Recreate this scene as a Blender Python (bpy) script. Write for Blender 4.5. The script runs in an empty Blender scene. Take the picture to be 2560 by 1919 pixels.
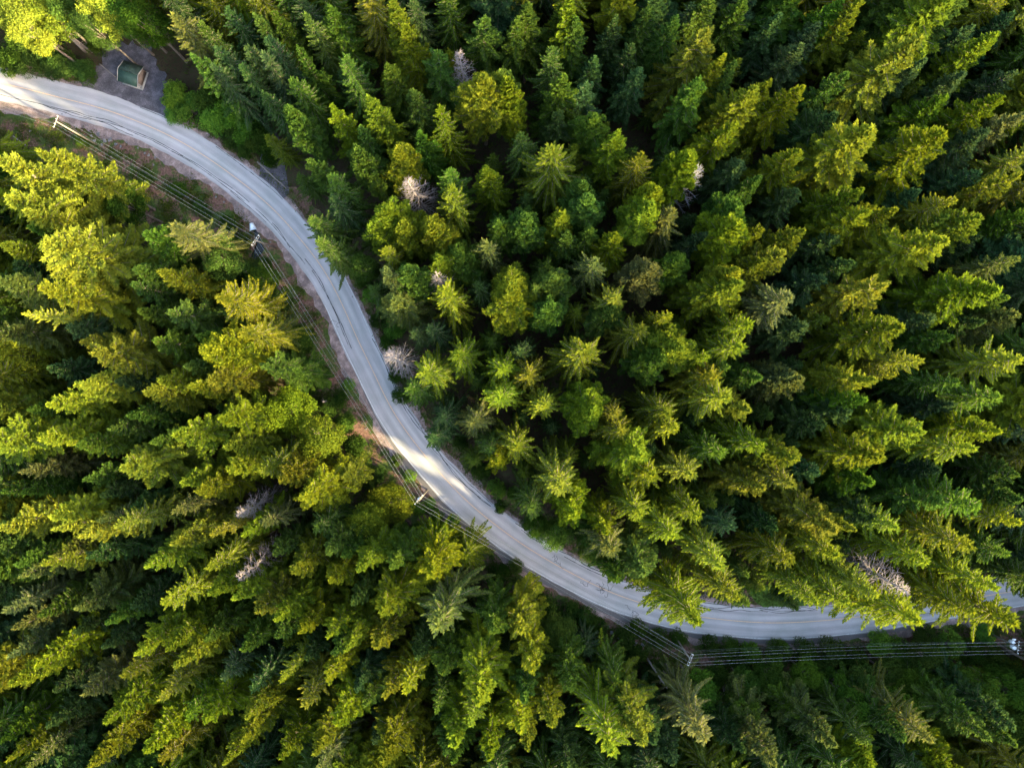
import bpy, math, random
import numpy as np
from mathutils import Vector, Matrix

# ------------------------------------------------------------------ camera, light, exposure
H = 135.0                     # drone height above the road
PXM = 12.67                   # photo pixels per metre on the ground
sc = bpy.context.scene
cam_d = bpy.data.cameras.new('drone_camera'); cam = bpy.data.objects.new('drone_camera', cam_d)
sc.collection.objects.link(cam); cam.location = (0, 0, H); cam.rotation_euler = (0, 0, 0)
cam_d.sensor_width = 36; cam_d.lens = 36 * H / (2560 / PXM); cam_d.clip_end = 3000; cam_d.clip_start = 1
sc.camera = cam
SUN_EL, SUN_AZ = math.radians(16.6), math.radians(-30)       # azimuth in the x-y plane (lower right of the photo)
sdir = Vector((math.cos(SUN_EL) * math.cos(SUN_AZ), math.cos(SUN_EL) * math.sin(SUN_AZ), math.sin(SUN_EL)))
w = bpy.data.worlds.new('World'); sc.world = w; w.use_nodes = True
wn = w.node_tree; bg = wn.nodes['Background']; sky = wn.nodes.new('ShaderNodeTexSky')
sky.sky_type = 'NISHITA'; sky.sun_disc = False; sky.sun_elevation = SUN_EL
sky.sun_rotation = math.pi / 2 - SUN_AZ; sky.air_density = 1.3; sky.dust_density = 2.5; sky.ozone_density = .6
wn.links.new(sky.outputs[0], bg.inputs[0]); bg.inputs[1].default_value = 0.15
sl = bpy.data.lights.new('sun', 'SUN'); sl.energy = 4.2; sl.angle = math.radians(0.9); sl.color = (1.0, 0.84, 0.45)
so = bpy.data.objects.new('sun', sl); sc.collection.objects.link(so); so.rotation_euler = sdir.to_track_quat('Z', 'Y').to_euler()
so.location = sdir * 300
sc.view_settings.view_transform = 'Standard'; sc.view_settings.look = 'None'
sc.view_settings.exposure = 3.3; sc.view_settings.gamma = 1
sc.cycles.max_bounces = 6; sc.cycles.diffuse_bounces = 3; sc.cycles.transmission_bounces = 3; sc.cycles.transparent_max_bounces = 4

C = sc.collection
R = random.Random(11)
NR = np.random.default_rng(5)

def W(px, py, h=0.0):
    """photo pixel (2560 wide) seen at height h -> world point"""
    k = (H - h) / H / PXM
    return Vector(((px - 1280) * k, -(py - 959.5) * k, h))

def PX(x, y, h=0.0):
    k = PXM * H / (H - h)
    return 1280 + x * k, 959.5 - y * k

# ------------------------------------------------------------------ helpers
def mesh_from(name, verts, quads=None, tris=None, mats=(), attr=None, mi=None, smooth=False):
    verts = np.asarray(verts, np.float32).reshape(-1, 3)
    me = bpy.data.meshes.new(name)
    nq = 0 if quads is None else len(quads); nt = 0 if tris is None else len(tris)
    me.vertices.add(len(verts)); me.vertices.foreach_set('co', verts.ravel())
    loops = []
    if nq: loops.append(np.asarray(quads, np.int32).ravel())
    if nt: loops.append(np.asarray(tris, np.int32).ravel())
    lp = np.concatenate(loops)
    me.loops.add(len(lp)); me.loops.foreach_set('vertex_index', lp)
    me.polygons.add(nq + nt)
    st = np.concatenate([np.arange(nq) * 4, nq * 4 + np.arange(nt) * 3]).astype(np.int32)
    me.polygons.foreach_set('loop_start', st)
    if mi is not None: me.polygons.foreach_set('material_index', np.asarray(mi, np.int32))
    if smooth: me.polygons.foreach_set('use_smooth', np.ones(nq + nt, bool))
    for m in mats: me.materials.append(m)
    me.update(calc_edges=True)
    if attr is not None:
        a = me.attributes.new('var', 'FLOAT', 'POINT'); a.data.foreach_set('value', np.asarray(attr, np.float32))
    return me

def link(o, parent=None):
    C.objects.link(o)
    if parent: o.parent = parent
    return o

def obj(name, me, parent=None, loc=(0, 0, 0)):
    o = bpy.data.objects.new(name, me); o.location = loc
    return link(o, parent)

def tag(o, label=None, cat=None, group=None, kind=None):
    if label: o['label'] = label
    if cat: o['category'] = cat
    if group: o['group'] = group
    if kind: o['kind'] = kind
    return o

class MB:
    """mesh builder: boxes, tubes, ribbons"""
    def __init__(s): s.v = []; s.q = []; s.t = []
    def n(s): return len(s.v)
    def box(s, c, size, X=(1, 0, 0), Y=(0, 1, 0), Z=(0, 0, 1)):
        c = Vector(c); X = Vector(X) * size[0] / 2; Y = Vector(Y) * size[1] / 2; Z = Vector(Z) * size[2] / 2
        b = s.n()
        for i in (-1, 1):
            for j in (-1, 1):
                for k in (-1, 1): s.v.append(tuple(c + X * i + Y * j + Z * k))
        for f in ((0, 1, 3, 2), (4, 6, 7, 5), (0, 4, 5, 1), (2, 3, 7, 6), (0, 2, 6, 4), (1, 5, 7, 3)):
            s.q.append(tuple(b + i for i in f))
    def tube(s, pts, rad, seg=8, cap=True):
        pts = [Vector(p) for p in pts]
        if not isinstance(rad, (list, tuple)): rad = [rad] * len(pts)
        b = s.n(); n = len(pts)
        for i, p in enumerate(pts):
            d = (pts[min(i + 1, n - 1)] - pts[max(i - 1, 0)])
            d = d.normalized() if d.length > 1e-6 else Vector((0, 0, 1))
            up = Vector((0, 0, 1)) if abs(d.z) < .95 else Vector((1, 0, 0))
            a = d.cross(up).normalized(); c = d.cross(a)
            for k in range(seg):
                t = 2 * math.pi * k / seg
                s.v.append(tuple(p + (a * math.cos(t) + c * math.sin(t)) * rad[i]))
        for i in range(n - 1):
            for k in range(seg):
                k2 = (k + 1) % seg
                s.q.append((b + i * seg + k, b + i * seg + k2, b + (i + 1) * seg + k2, b + (i + 1) * seg + k))
        if cap:
            for i, rev in ((0, False), (n - 1, True)):
                base = s.n(); s.v.append(tuple(pts[i]))
                for k in range(seg):
                    k2 = (k + 1) % seg
                    f = (base, b + i * seg + k2, b + i * seg + k)
                    s.t.append(f if not rev else f[::-1])
    def quad(s, a, b, c, d):
        n = s.n(); s.v += [tuple(a), tuple(b), tuple(c), tuple(d)]; s.q.append((n, n + 1, n + 2, n + 3))
    def mesh(s, name, mats=(), smooth=False):
        return mesh_from(name, s.v, s.q or None, s.t or None, mats, smooth=smooth)
    def build(s, name, mat, parent=None, loc=(0, 0, 0), smooth=False):
        return obj(name, s.mesh(name, (mat,), smooth), parent, loc)

# ------------------------------------------------------------------ materials
def newmat(name):
    m = bpy.data.materials.new(name); m.use_nodes = True; nt = m.node_tree; nt.nodes.clear()
    out = nt.nodes.new('ShaderNodeOutputMaterial'); return m, nt, out
def N(nt, t, **kw):
    n = nt.nodes.new(t)
    for k, v in kw.items():
        if k.startswith('_'): n.inputs[int(k[1:])].default_value = v
        else: setattr(n, k, v)
    return n
def noise(nt, scale, detail=4, rough=.6, vec=None):
    n = nt.nodes.new('ShaderNodeTexNoise'); n.inputs['Scale'].default_value = scale
    n.inputs['Detail'].default_value = detail; n.inputs['Roughness'].default_value = rough
    if vec: nt.links.new(vec, n.inputs['Vector'])
    return n
def ramp(nt, src, stops):
    r = nt.nodes.new('ShaderNodeValToRGB'); e = r.color_ramp.elements
    while len(e) < len(stops): e.new(.5)
    for i, (p, c) in enumerate(stops):
        e[i].position = p; e[i].color = tuple(c) + (1,) if len(c) == 3 else c
    nt.links.new(src, r.inputs[0]); return r
def mixc(nt, fac, a, b, mode='MIX'):
    m = nt.nodes.new('ShaderNodeMix'); m.data_type = 'RGBA'; m.blend_type = mode
    for s, v in ((0, fac), (6, a), (7, b)):
        if isinstance(v, (int, float)): m.inputs[s].default_value = v
        elif isinstance(v, tuple): m.inputs[s].default_value = v + (1,) if len(v) == 3 else v
        else: nt.links.new(v, m.inputs[s])
    return m.outputs[2]
def princ(nt, out, col, rough=.8, metal=0., spec=.3, bump=None, bstr=.3, bdist=.05):
    p = nt.nodes.new('ShaderNodeBsdfPrincipled')
    if isinstance(col, tuple): p.inputs['Base Color'].default_value = col + (1,)
    else: nt.links.new(col, p.inputs['Base Color'])
    p.inputs['Roughness'].default_value = rough; p.inputs['Metallic'].default_value = metal
    p.inputs['Specular IOR Level'].default_value = spec
    if bump is not None:
        b = nt.nodes.new('ShaderNodeBump'); b.inputs['Strength'].default_value = bstr; b.inputs['Distance'].default_value = bdist
        nt.links.new(bump, b.inputs['Height']); nt.links.new(b.outputs[0], p.inputs['Normal'])
    nt.links.new(p.outputs[0], out.inputs[0]); return p

def leaf_material(name, trans=.35):
    m, nt, out = newmat(name)
    oi = nt.nodes.new('ShaderNodeObjectInfo')
    at = nt.nodes.new('ShaderNodeAttribute'); at.attribute_name = 'var'
    # per-spray variation: darker bluish to lighter yellowish needles
    dark = mixc(nt, 1.0, oi.outputs['Color'], (.62, .78, .85), 'MULTIPLY')
    lite = mixc(nt, 1.0, oi.outputs['Color'], (1.5, 1.4, 1.0), 'MULTIPLY')
    r = ramp(nt, at.outputs['Fac'], [(0.0, (0, 0, 0)), (1.0, (1, 1, 1))])
    col = mixc(nt, r.outputs[0], dark, lite)
    d = nt.nodes.new('ShaderNodeBsdfDiffuse'); t = nt.nodes.new('ShaderNodeBsdfTranslucent')
    tc = mixc(nt, 1.0, col, (1.25, 1.15, .6), 'MULTIPLY')
    nt.links.new(col, d.inputs[0]); nt.links.new(tc, t.inputs[0])
    mx = nt.nodes.new('ShaderNodeMixShader'); mx.inputs[0].default_value = trans
    nt.links.new(d.outputs[0], mx.inputs[1]); nt.links.new(t.outputs[0], mx.inputs[2])
    nt.links.new(mx.outputs[0], out.inputs[0]); return m

M = {}
M['leaf'] = leaf_material('foliage')
def mk_bark(name, c1, c2):
    m, nt, out = newmat(name); tc = nt.nodes.new('ShaderNodeTexCoord')
    mp = nt.nodes.new('ShaderNodeMapping'); mp.inputs['Scale'].default_value = (6, 6, 1.2); nt.links.new(tc.outputs['Object'], mp.inputs[0])
    n = noise(nt, 1.5, 5, .7, mp.outputs[0]); r = ramp(nt, n.outputs[0], [(.3, c1), (.7, c2)])
    princ(nt, out, r.outputs[0], .9, bump=n.outputs[0], bstr=.6); return m
M['bark'] = mk_bark('bark', (.06, .045, .035), (.20, .16, .13))
M['palebark'] = mk_bark('pale_bark', (.13, .11, .10), (.27, .23, .215))
M['deadwood'] = mk_bark('dead_wood', (.14, .112, .11), (.24, .20, .195))
M['deadgrey'] = mk_bark('dead_grey_wood', (.12, .112, .12), (.22, .21, .225))
M['polewood'] = mk_bark('pole_wood', (.10, .085, .07), (.20, .175, .155))

m, nt, out = newmat('forest_floor'); geo = nt.nodes.new('ShaderNodeNewGeometry')
n1 = noise(nt, .16, 5, .65, geo.outputs['Position']); n2 = noise(nt, 1.6, 6, .7, geo.outputs['Position']); n3 = noise(nt, 9, 3, .7, geo.outputs['Position'])
a = ramp(nt, n2.outputs[0], [(.30, (.016, .012, .008)), (.48, (.05, .034, .022)), (.60, (.028, .042, .012)), (.8, (.05, .075, .018))])
b = ramp(nt, n1.outputs[0], [(.4, (.7, .6, .5)), (.62, (1.1, 1.1, .9))])
c = mixc(nt, 1.0, a.outputs[0], b.outputs[0], 'MULTIPLY'); princ(nt, out, c, .95, bump=n3.outputs[0], bstr=.8, bdist=.2); M['floor'] = m

m, nt, out = newmat('verge_soil'); geo = nt.nodes.new('ShaderNodeNewGeometry')
n1 = noise(nt, .35, 5, .7, geo.outputs['Position']); n2 = noise(nt, 2.4, 6, .75, geo.outputs['Position']); n3 = noise(nt, 14, 3, .7, geo.outputs['Position'])
a = ramp(nt, n2.outputs[0], [(.30, (.045, .026, .020)), (.45, (.105, .055, .042)), (.58, (.16, .085, .066)), (.75, (.25, .17, .14))])
g = ramp(nt, n2.outputs[0], [(.3, (.022, .038, .008)), (.6, (.055, .085, .014)), (.8, (.11, .13, .022))])
f = ramp(nt, n1.outputs[0], [(.45, (0, 0, 0)), (.56, (1, 1, 1))])
c = mixc(nt, f.outputs[0], a.outputs[0], g.outputs[0]); princ(nt, out, c, .95, bump=n3.outputs[0], bstr=.9, bdist=.12); M['verge'] = m

def gravel_mat(name, c1, c2, c3):
    m, nt, out = newmat(name); geo = nt.nodes.new('ShaderNodeNewGeometry')
    n1 = noise(nt, .5, 5, .65, geo.outputs['Position']); n2 = noise(nt, 8, 5, .8, geo.outputs['Position'])
    vo = nt.nodes.new('ShaderNodeTexVoronoi'); vo.inputs['Scale'].default_value = 9; nt.links.new(geo.outputs['Position'], vo.inputs['Vector'])
    a = ramp(nt, n2.outputs[0], [(.3, c1), (.5, c2), (.72, c3)])
    b = ramp(nt, n1.outputs[0], [(.3, (.5, .5, .52)), (.5, (.95, .9, .9)), (.66, (1.7, 1.6, 1.6))])
    c = mixc(nt, 1.0, a.outputs[0], b.outputs[0], 'MULTIPLY')
    sp = ramp(nt, vo.outputs['Distance'], [(.0, (1, 1, 1)), (.12, (0, 0, 0))])
    c = mixc(nt, sp.outputs[0], c, tuple(min(1, v * 1.5) for v in c3)); princ(nt, out, c, .95, bump=n2.outputs[0], bstr=.5)
    return m
M['shoulder'] = gravel_mat('shoulder_gravel', (.10, .075, .07), (.19, .145, .14), (.30, .25, .245))
M['gravel'] = gravel_mat('yard_gravel', (.035, .033, .040), (.072, .068, .080), (.17, .16, .18))

def road_mat():
    m, nt, out = newmat('asphalt'); geo = nt.nodes.new('ShaderNodeNewGeometry')
    uv = nt.nodes.new('ShaderNodeUVMap'); uv.uv_map = 'UVMap'
    sep = nt.nodes.new('ShaderNodeSeparateXYZ'); nt.links.new(uv.outputs[0], sep.inputs[0])
    n1 = noise(nt, .22, 4, .6, geo.outputs['Position']); n2 = noise(nt, 11, 5, .85, geo.outputs['Position'])
    # wheel-track polish and old patch bands running along the lanes
    mp = nt.nodes.new('ShaderNodeMapping'); mp.inputs['Scale'].default_value = (.07, 1.1, 1); nt.links.new(uv.outputs[0], mp.inputs[0])
    st = noise(nt, 1.0, 4, .65, mp.outputs[0])
    base = ramp(nt, n2.outputs[0], [(.25, (.215, .205, .207)), (.5, (.33, .317, .32)), (.75, (.46, .44, .445))])
    b = ramp(nt, st.outputs[0], [(.32, (.84, .85, .86)), (.5, (1, 1, 1)), (.66, (1.12, 1.12, 1.12))])
    c = mixc(nt, 1.0, base.outputs[0], b.outputs[0], 'MULTIPLY')
    b2 = ramp(nt, n1.outputs[0], [(.3, (.86, .89, .90)), (.7, (1.12, 1.07, 1.12))])
    c = mixc(nt, 1.0, c, b2.outputs[0], 'MULTIPLY')
    cs = nt.nodes.new('ShaderNodeMath'); cs.operation = 'MULTIPLY'; cs.inputs[1].default_value = 2 * math.pi / 1.65; nt.links.new(sep.outputs[1], cs.inputs[0])
    co = nt.nodes.new('ShaderNodeMath'); co.operation = 'COSINE'; nt.links.new(cs.outputs[0], co.inputs[0])
    ma = nt.nodes.new('ShaderNodeMapRange'); ma.inputs[1].default_value = -1; ma.inputs[2].default_value = 1; ma.inputs[3].default_value = 1.10; ma.inputs[4].default_value = .88
    nt.links.new(co.outputs[0], ma.inputs[0])
    cc = nt.nodes.new('ShaderNodeCombineColor')
    for i in range(3): nt.links.new(ma.outputs[0], cc.inputs[i])
    c = mixc(nt, 1.0, c, cc.outputs[0], 'MULTIPLY')
    princ(nt, out, c, .85, spec=.25, bump=n2.outputs[0], bstr=.25, bdist=.02); return m
M['road'] = road_mat()
def paint(name, col, wear=.45):
    m, nt, out = newmat(name); geo = nt.nodes.new('ShaderNodeNewGeometry'); n = noise(nt, 3.5, 5, .8, geo.outputs['Position'])
    r = ramp(nt, n.outputs[0], [(wear - .12, (.25, .25, .27)), (wear + .12, col)]); princ(nt, out, r.outputs[0], .8); return m
M['yellowline'] = paint('yellow_paint', (.62, .40, .24), .40)
M['whiteline'] = paint('white_paint', (.62, .60, .62), .46)
def flat(name, col, rough=.7, metal=0., var=.25, scale=3):
    m, nt, out = newmat(name); tc = nt.nodes.new('ShaderNodeTexCoord'); n = noise(nt, scale, 4, .7, tc.outputs['Object'])
    r = ramp(nt, n.outputs[0], [(.3, tuple(v * (1 - var) for v in col)), (.7, tuple(min(1, v * (1 + var)) for v in col))])
    princ(nt, out, r.outputs[0], rough, metal); return m
M['tar'] = flat('crack_tar', (.018, .018, .022), .5)
M['oldasphalt'] = flat('dark_edge_asphalt', (.105, .095, .098), .9, scale=5)
M['wire'] = flat('aluminium_wire', (.34, .36, .37), .45, .3)
M['cable'] = flat('black_cable', (.10, .11, .11), .6)
M['galv'] = flat('galvanised_steel', (.62, .66, .72), .45, .2)
M['porcelain'] = flat('porcelain', (.80, .80, .80), .25)
M['crossarm'] = flat('crossarm_wood', (.24, .225, .21), .8)
M['greenroof'] = flat('green_metal_roof', (.036, .072, .055), .55, 0, .25, 1.5)
M['mossroof'] = flat('mossy_green_roof', (.035, .055, .042), .8, 0, .5, 1.2)
M['trim'] = flat('pale_trim', (.30, .275, .255), .7)
M['plywood'] = flat('plywood', (.17, .125, .105), .8, 0, .2, 2)
M['concrete'] = flat('concrete', (.30, .29, .28), .9)
M['darkwater'] = flat('ditch_water', (.012, .013, .014), .25)
M['grass'] = flat('mown_grass', (.055, .105, .014), .95, 0, .4, 1.5)
def rock():
    m, nt, out = newmat('rock'); tc = nt.nodes.new('ShaderNodeTexCoord'); n = noise(nt, 2.5, 6, .75, tc.outputs['Object'])
    r = ramp(nt, n.outputs[0], [(.3, (.07, .065, .07)), (.55, (.16, .15, .155)), (.75, (.27, .25, .25))]); princ(nt, out, r.outputs[0], .9, bump=n.outputs[0], bstr=.8); return m
M['rock'] = rock()

# ------------------------------------------------------------------ the road line
RL = [(-900, 30), (-500, 120), (-200, 172), (0, 208), (72, 224), (145, 243), (226, 263), (290, 283), (376, 317), (452, 354), (521, 396), (579, 437), (640, 484),
      (692, 531), (736, 580), (779, 632), (814, 681), (843, 735), (868, 788), (890, 840), (916, 893), (947, 958), (973, 1012), (1010, 1070), (1058, 1133),
      (1114, 1197), (1177, 1261), (1277, 1340), (1367, 1398), (1446, 1441), (1535, 1483), (1656, 1522), (1772, 1544), (1917, 1556), (2036, 1552), (2152, 1540),
      (2343, 1509), (2560, 1472), (2800, 1425), (3200, 1330), (3700, 1200)]
def catmull(P, step=.8):
    P = [np.array(p, float) for p in P]; out = []
    for i in range(1, len(P) - 2):
        p0, p1, p2, p3 = P[i - 1:i + 3]; n = max(2, int(np.linalg.norm(p2 - p1) / step))
        for k in range(n):
            t = k / n
            out.append(.5 * ((2 * p1) + (-p0 + p2) * t + (2 * p0 - 5 * p1 + 4 * p2 - p3) * t * t + (-p0 + 3 * p1 - 3 * p2 + p3) * t ** 3))
    return np.array(out)
RW = [tuple(W(x, y))[:2] for x, y in RL]
rc = catmull(RW, .8)
for _ in range(12): rc[1:-1] = (rc[:-2] + rc[1:-1] * 2 + rc[2:]) / 4
rd = np.gradient(rc, axis=0); rd /= np.linalg.norm(rd, axis=1)[:, None]
rn = np.stack([rd[:, 1], -rd[:, 0]], 1)          # points to the lower side of the photo
rs = np.concatenate([[0], np.cumsum(np.linalg.norm(np.diff(rc, axis=0), axis=1))])
def road_at_px(px):
    return int(np.argmin(np.abs(rc[:, 0] - (px - 1280) / PXM)))
def road_dist(x, y):
    d = (rc[::2] - np.array([x, y])); q = (d ** 2).sum(1); i = int(q.argmin()) * 2
    s = -float(((rc[i] - np.array([x, y])) * rn[i]).sum())
    return math.sqrt(q.min()), s                 # distance, signed (positive = lower side)

_ph = NR.uniform(0, 6.28, 8)
def hills(x, y):
    return (np.sin(x * .045 + _ph[0]) * np.cos(y * .05 + _ph[1]) * 1.0 + np.sin(x * .11 + y * .07 + _ph[2]) * .45 + np.sin(x * .31 - y * .27 + _ph[3]) * .16)
def gz(x, y):
    d, s = road_dist(x, y); k = min(1, max(0, (d - (21 if s > 0 and x < -30 else 9)) / 14)); k = k * k * (3 - 2 * k)
    c = math.hypot(x - W(300, 190).x, y - W(300, 190).y); kc = min(1, max(0, (c - 11) / 10))
    return hills(x, y) * k * kc - .06

def wobble(s, amp, seed, f=.35):
    return amp * (np.sin(s * f + seed) * .5 + np.sin(s * f * 2.7 + seed * 2.3) * .3 + np.sin(s * f * 6.1 + seed * 5) * .2)
def ribbon(name, o1, o2, z, mat, i0=0, i1=None, w1=0, w2=0, seed=1, uv=False, cols=1, taper=False):
    i1 = len(rc) if i1 is None else i1
    idx = np.arange(i0, i1); s = rs[idx]
    a = o1 + (wobble(s, w1, seed) if w1 else 0 * s); b = o2 + (wobble(s, w2, seed + 3) if w2 else 0 * s)
    if taper: b = a + (b - a) * np.clip(np.minimum(np.arange(len(s)), np.arange(len(s))[::-1]) / 30., 0, 1)
    vs = []; uvs = []
    for c in range(cols + 1):
        o = a + (b - a) * c / cols
        p = rc[idx] + rn[idx] * o[:, None]
        vs.append(np.column_stack([p, np.full(len(p), z)])); uvs.append(np.column_stack([s, o]))
    n = len(idx); v = np.concatenate(vs); u = np.concatenate(uvs)
    q = []
    for c in range(cols):
        i = np.arange(n - 1) + c * n
        q.append(np.column_stack([i, i + n, i + n + 1, i + 1]))
    q = np.concatenate(q)
    me = mesh_from(name, v, q, None, (mat,))
    if uv:
        l = me.uv_layers.new(name='UVMap'); l.data.foreach_set('uv', u[q.ravel()].astype(np.float32).ravel())
    o = obj(name, me); tag(o, kind='structure'); return o

# ground
gx = np.concatenate([np.linspace(-420, -130, 20), np.linspace(-127, 127, 128), np.linspace(130, 420, 20)])
gy = np.concatenate([np.linspace(-380, -105, 18), np.linspace(-102, 102, 103), np.linspace(105, 380, 18)])
gv = np.array([(x, y, gz(x, y)) for y in gy for x in gx]); nx = len(gx)
gq = [(j * nx + i, j * nx + i + 1, (j + 1) * nx + i + 1, (j + 1) * nx + i) for j in range(len(gy) - 1) for i in range(nx - 1)]
tag(obj('ground', mesh_from('ground', gv, gq, None, (M['floor'],), smooth=True)), kind='structure')
ribbon('verge', 4.0, 12.5, -.05 + .02, M['verge'], road_at_px(690), w2=3.0, seed=4)
ribbon('verge', 4.0, 19., -.05 + .02, M['verge'], 0, road_at_px(692), w2=3.0, seed=4)
ribbon('verge', -3.0, -6.0, -.028, M['verge'], w2=1.4, seed=9)
ribbon('road_shoulder', 3.0, 4.9, -.018, M['shoulder'], w2=1.1, seed=2)
ribbon('road_shoulder', -2.6, -4.0, -.016, M['shoulder'], w2=.8, seed=6)
ribbon('road_edge_strip', 3.0, 4.35, -.010, M['oldasphalt'], road_at_px(900), road_at_px(2480), w2=.25, seed=7, taper=True)
ribbon('road', -3.05, 3.35, 0, M['road'], w1=.22, w2=.16, seed=3, uv=True, cols=2)
ribbon('road_centre_line', -.07, .07, .004, M['yellowline'])
ribbon('road_edge_line', 3.06, 3.2, .004, M['whiteline'], road_at_px(850))
ribbon('road_edge_line', -2.86, -2.76, .004, M['whiteline'], road_at_px(820), road_at_px(1000))

def poly_sheet(name, pts, z, mat, rag=.35, kind='structure'):
    P = [np.array(tuple(W(*p))[:2]) for p in pts]; P = catmull([P[-1]] + P + [P[0], P[1]], .7)
    c = P.mean(0); aa = np.arctan2(P[:, 1] - c[1], P[:, 0] - c[0])
    P = c + (P - c) * (1 + rag * .05 * (np.sin(7 * aa) + .7 * np.sin(17 * aa + 1) + .6 * np.sin(41 * aa + 2)))[:, None]; v = [(c[0], c[1], z)] + [(p[0], p[1], z) for p in P]; n = len(P)
    t = [(0, 1 + (i + 1) % n, 1 + i) for i in range(n)]
    a = sum(P[i][0] * P[(i + 1) % n][1] - P[(i + 1) % n][0] * P[i][1] for i in range(n))
    if a > 0: t = [f[::-1] for f in t]
    t = [f[::-1] for f in t] if False else t
    return tag(obj(name, mesh_from(name, v, None, t, (mat,))), kind=kind)
GYARD = [(182, 236), (205, 212), (238, 175), (252, 140), (278, 112), (310, 100), (352, 112), (392, 150), (412, 200), (420, 262), (436, 318), (380, 305), (300, 275), (235, 252)]
poly_sheet('gravel_yard', GYARD, -.012, M['gravel'], 1.5)
poly_sheet('gravel_track', [(650, 455), (652, 385), (662, 335), (690, 330), (706, 380), (716, 440), (722, 485), (700, 500), (672, 482)], -.011, M['gravel'])

poly_sheet('grass_patch', [(1880, 1470), (1930, 1462), (1990, 1480), (2020, 1505), (2005, 1524), (1960, 1526), (1915, 1520), (1885, 1500)], -.006, None or M['grass'])
# crack sealant squiggles on the asphalt
def squiggle(mb, i0, i1, off, amp, f, seed, wd=.042):
    prev = None; rr = random.Random(seed); step = 1; o = off; v = 0
    for i in range(i0, i1, step):
        v = v * .6 + rr.gauss(0, amp * .55); o += v * .5; o += (off - o) * .12
        p = rc[i] + rn[i] * o; q = Vector((p[0], p[1], .006))
        if prev is not None:
            d = (q - prev); s = Vector((-d.y, d.x, 0)).normalized() * wd * rr.uniform(.7, 1.6)
            mb.quad(prev - s, q - s, q + s, prev + s)
        prev = q
def loops(mb, i, off, n, seed, size=.8):
    rr = random.Random(seed)
    for k in range(n):
        c = rc[i] + rn[i] * (off + rr.uniform(-.3, .3)) + rd[i] * rr.uniform(-1, 1); a = rr.uniform(0, 6); prev = None; p = Vector((c[0], c[1], .007))
        for j in range(12):
            a += rr.gauss(0, .7); q = p + Vector((math.cos(a), math.sin(a), 0)) * size * .18
            d = q - p; s = Vector((-d.y, d.x, 0)).normalized() * .03; mb.quad(p - s, q - s, q + s, p + s); p = q
tar = MB(); I = road_at_px
for a_, b_, off, amp, sd in ((10, 650, 2.15, .12, 1), (100, 360, 2.0, .3, 2), (120, 330, 2.25, .3, 3), (330, 480, 2.3, .2, 4), (440, 640, 2.5, .08, 5), (335, 440, -2.75, .1, 6), (520, 690, -2.8, .12, 7),
                         (600, 700, 2.7, .1, 8), (655, 790, 2.3, .12, 9), (700, 760, 2.1, .25, 10), (780, 905, 1.75, .12, 11), (800, 900, 2.0, .1, 12), (955, 1220, -2.5, .2, 13), (960, 1220, -2.75, .2, 14), (1040, 1215, -2.3, .22, 15),
                         (930, 965, -2.7, .2, 16), (1270, 1345, -2.5, .25, 17), (1290, 1340, -2.3, .2, 18), (1380, 1560, -2.6, .25, 19), (1400, 1540, -2.3, .3, 20), (1440, 1530, -2.8, .3, 21), (1690, 2050, -2.4, .28, 22),
                         (1700, 1930, -2.1, .3, 23), (1720, 2160, -2.7, .25, 24), (1900, 2060, -2.3, .3, 25), (2120, 2180, -2.0, .5, 26), (900, 1000, -2.6, .2, 27), (2250, 2360, 1.2, .3, 28), (1560, 1650, -2.7, .2, 29)):
    squiggle(tar, I(a_), I(b_), off, amp, 1, sd)
for px, off, n, sd in ((1387, -.6, 4, 1), (1462, .6, 3, 2), (1500, .2, 6, 3), (1512, .1, 5, 4), (1590, 2.0, 4, 5), (870, 2.2, 2, 6)): loops(tar, I(px), off, n, sd)
tag(tar.build('road_crack_sealant', M['tar']), kind='structure')

# ------------------------------------------------------------------ foliage prototypes
def sprays(P, D, U, L, Wd, var):
    """rhomb sprays at P along D with side vector from U: arrays (n,3),(n,3),(n,3),(n,),(n,)"""
    S = np.cross(D, U); S /= (np.linalg.norm(S, axis=1)[:, None] + 1e-6)
    L = L[:, None]; Wd = Wd[:, None]
    a = P; b = P + D * L * .45 + S * Wd * .5; c = P + D * L; d = P + D * L * .45 - S * Wd * .5
    v = np.stack([a, b, c, d], 1).reshape(-1, 3); q = np.arange(len(P) * 4).reshape(-1, 4)
    return v, q, np.repeat(var, 4)

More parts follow.
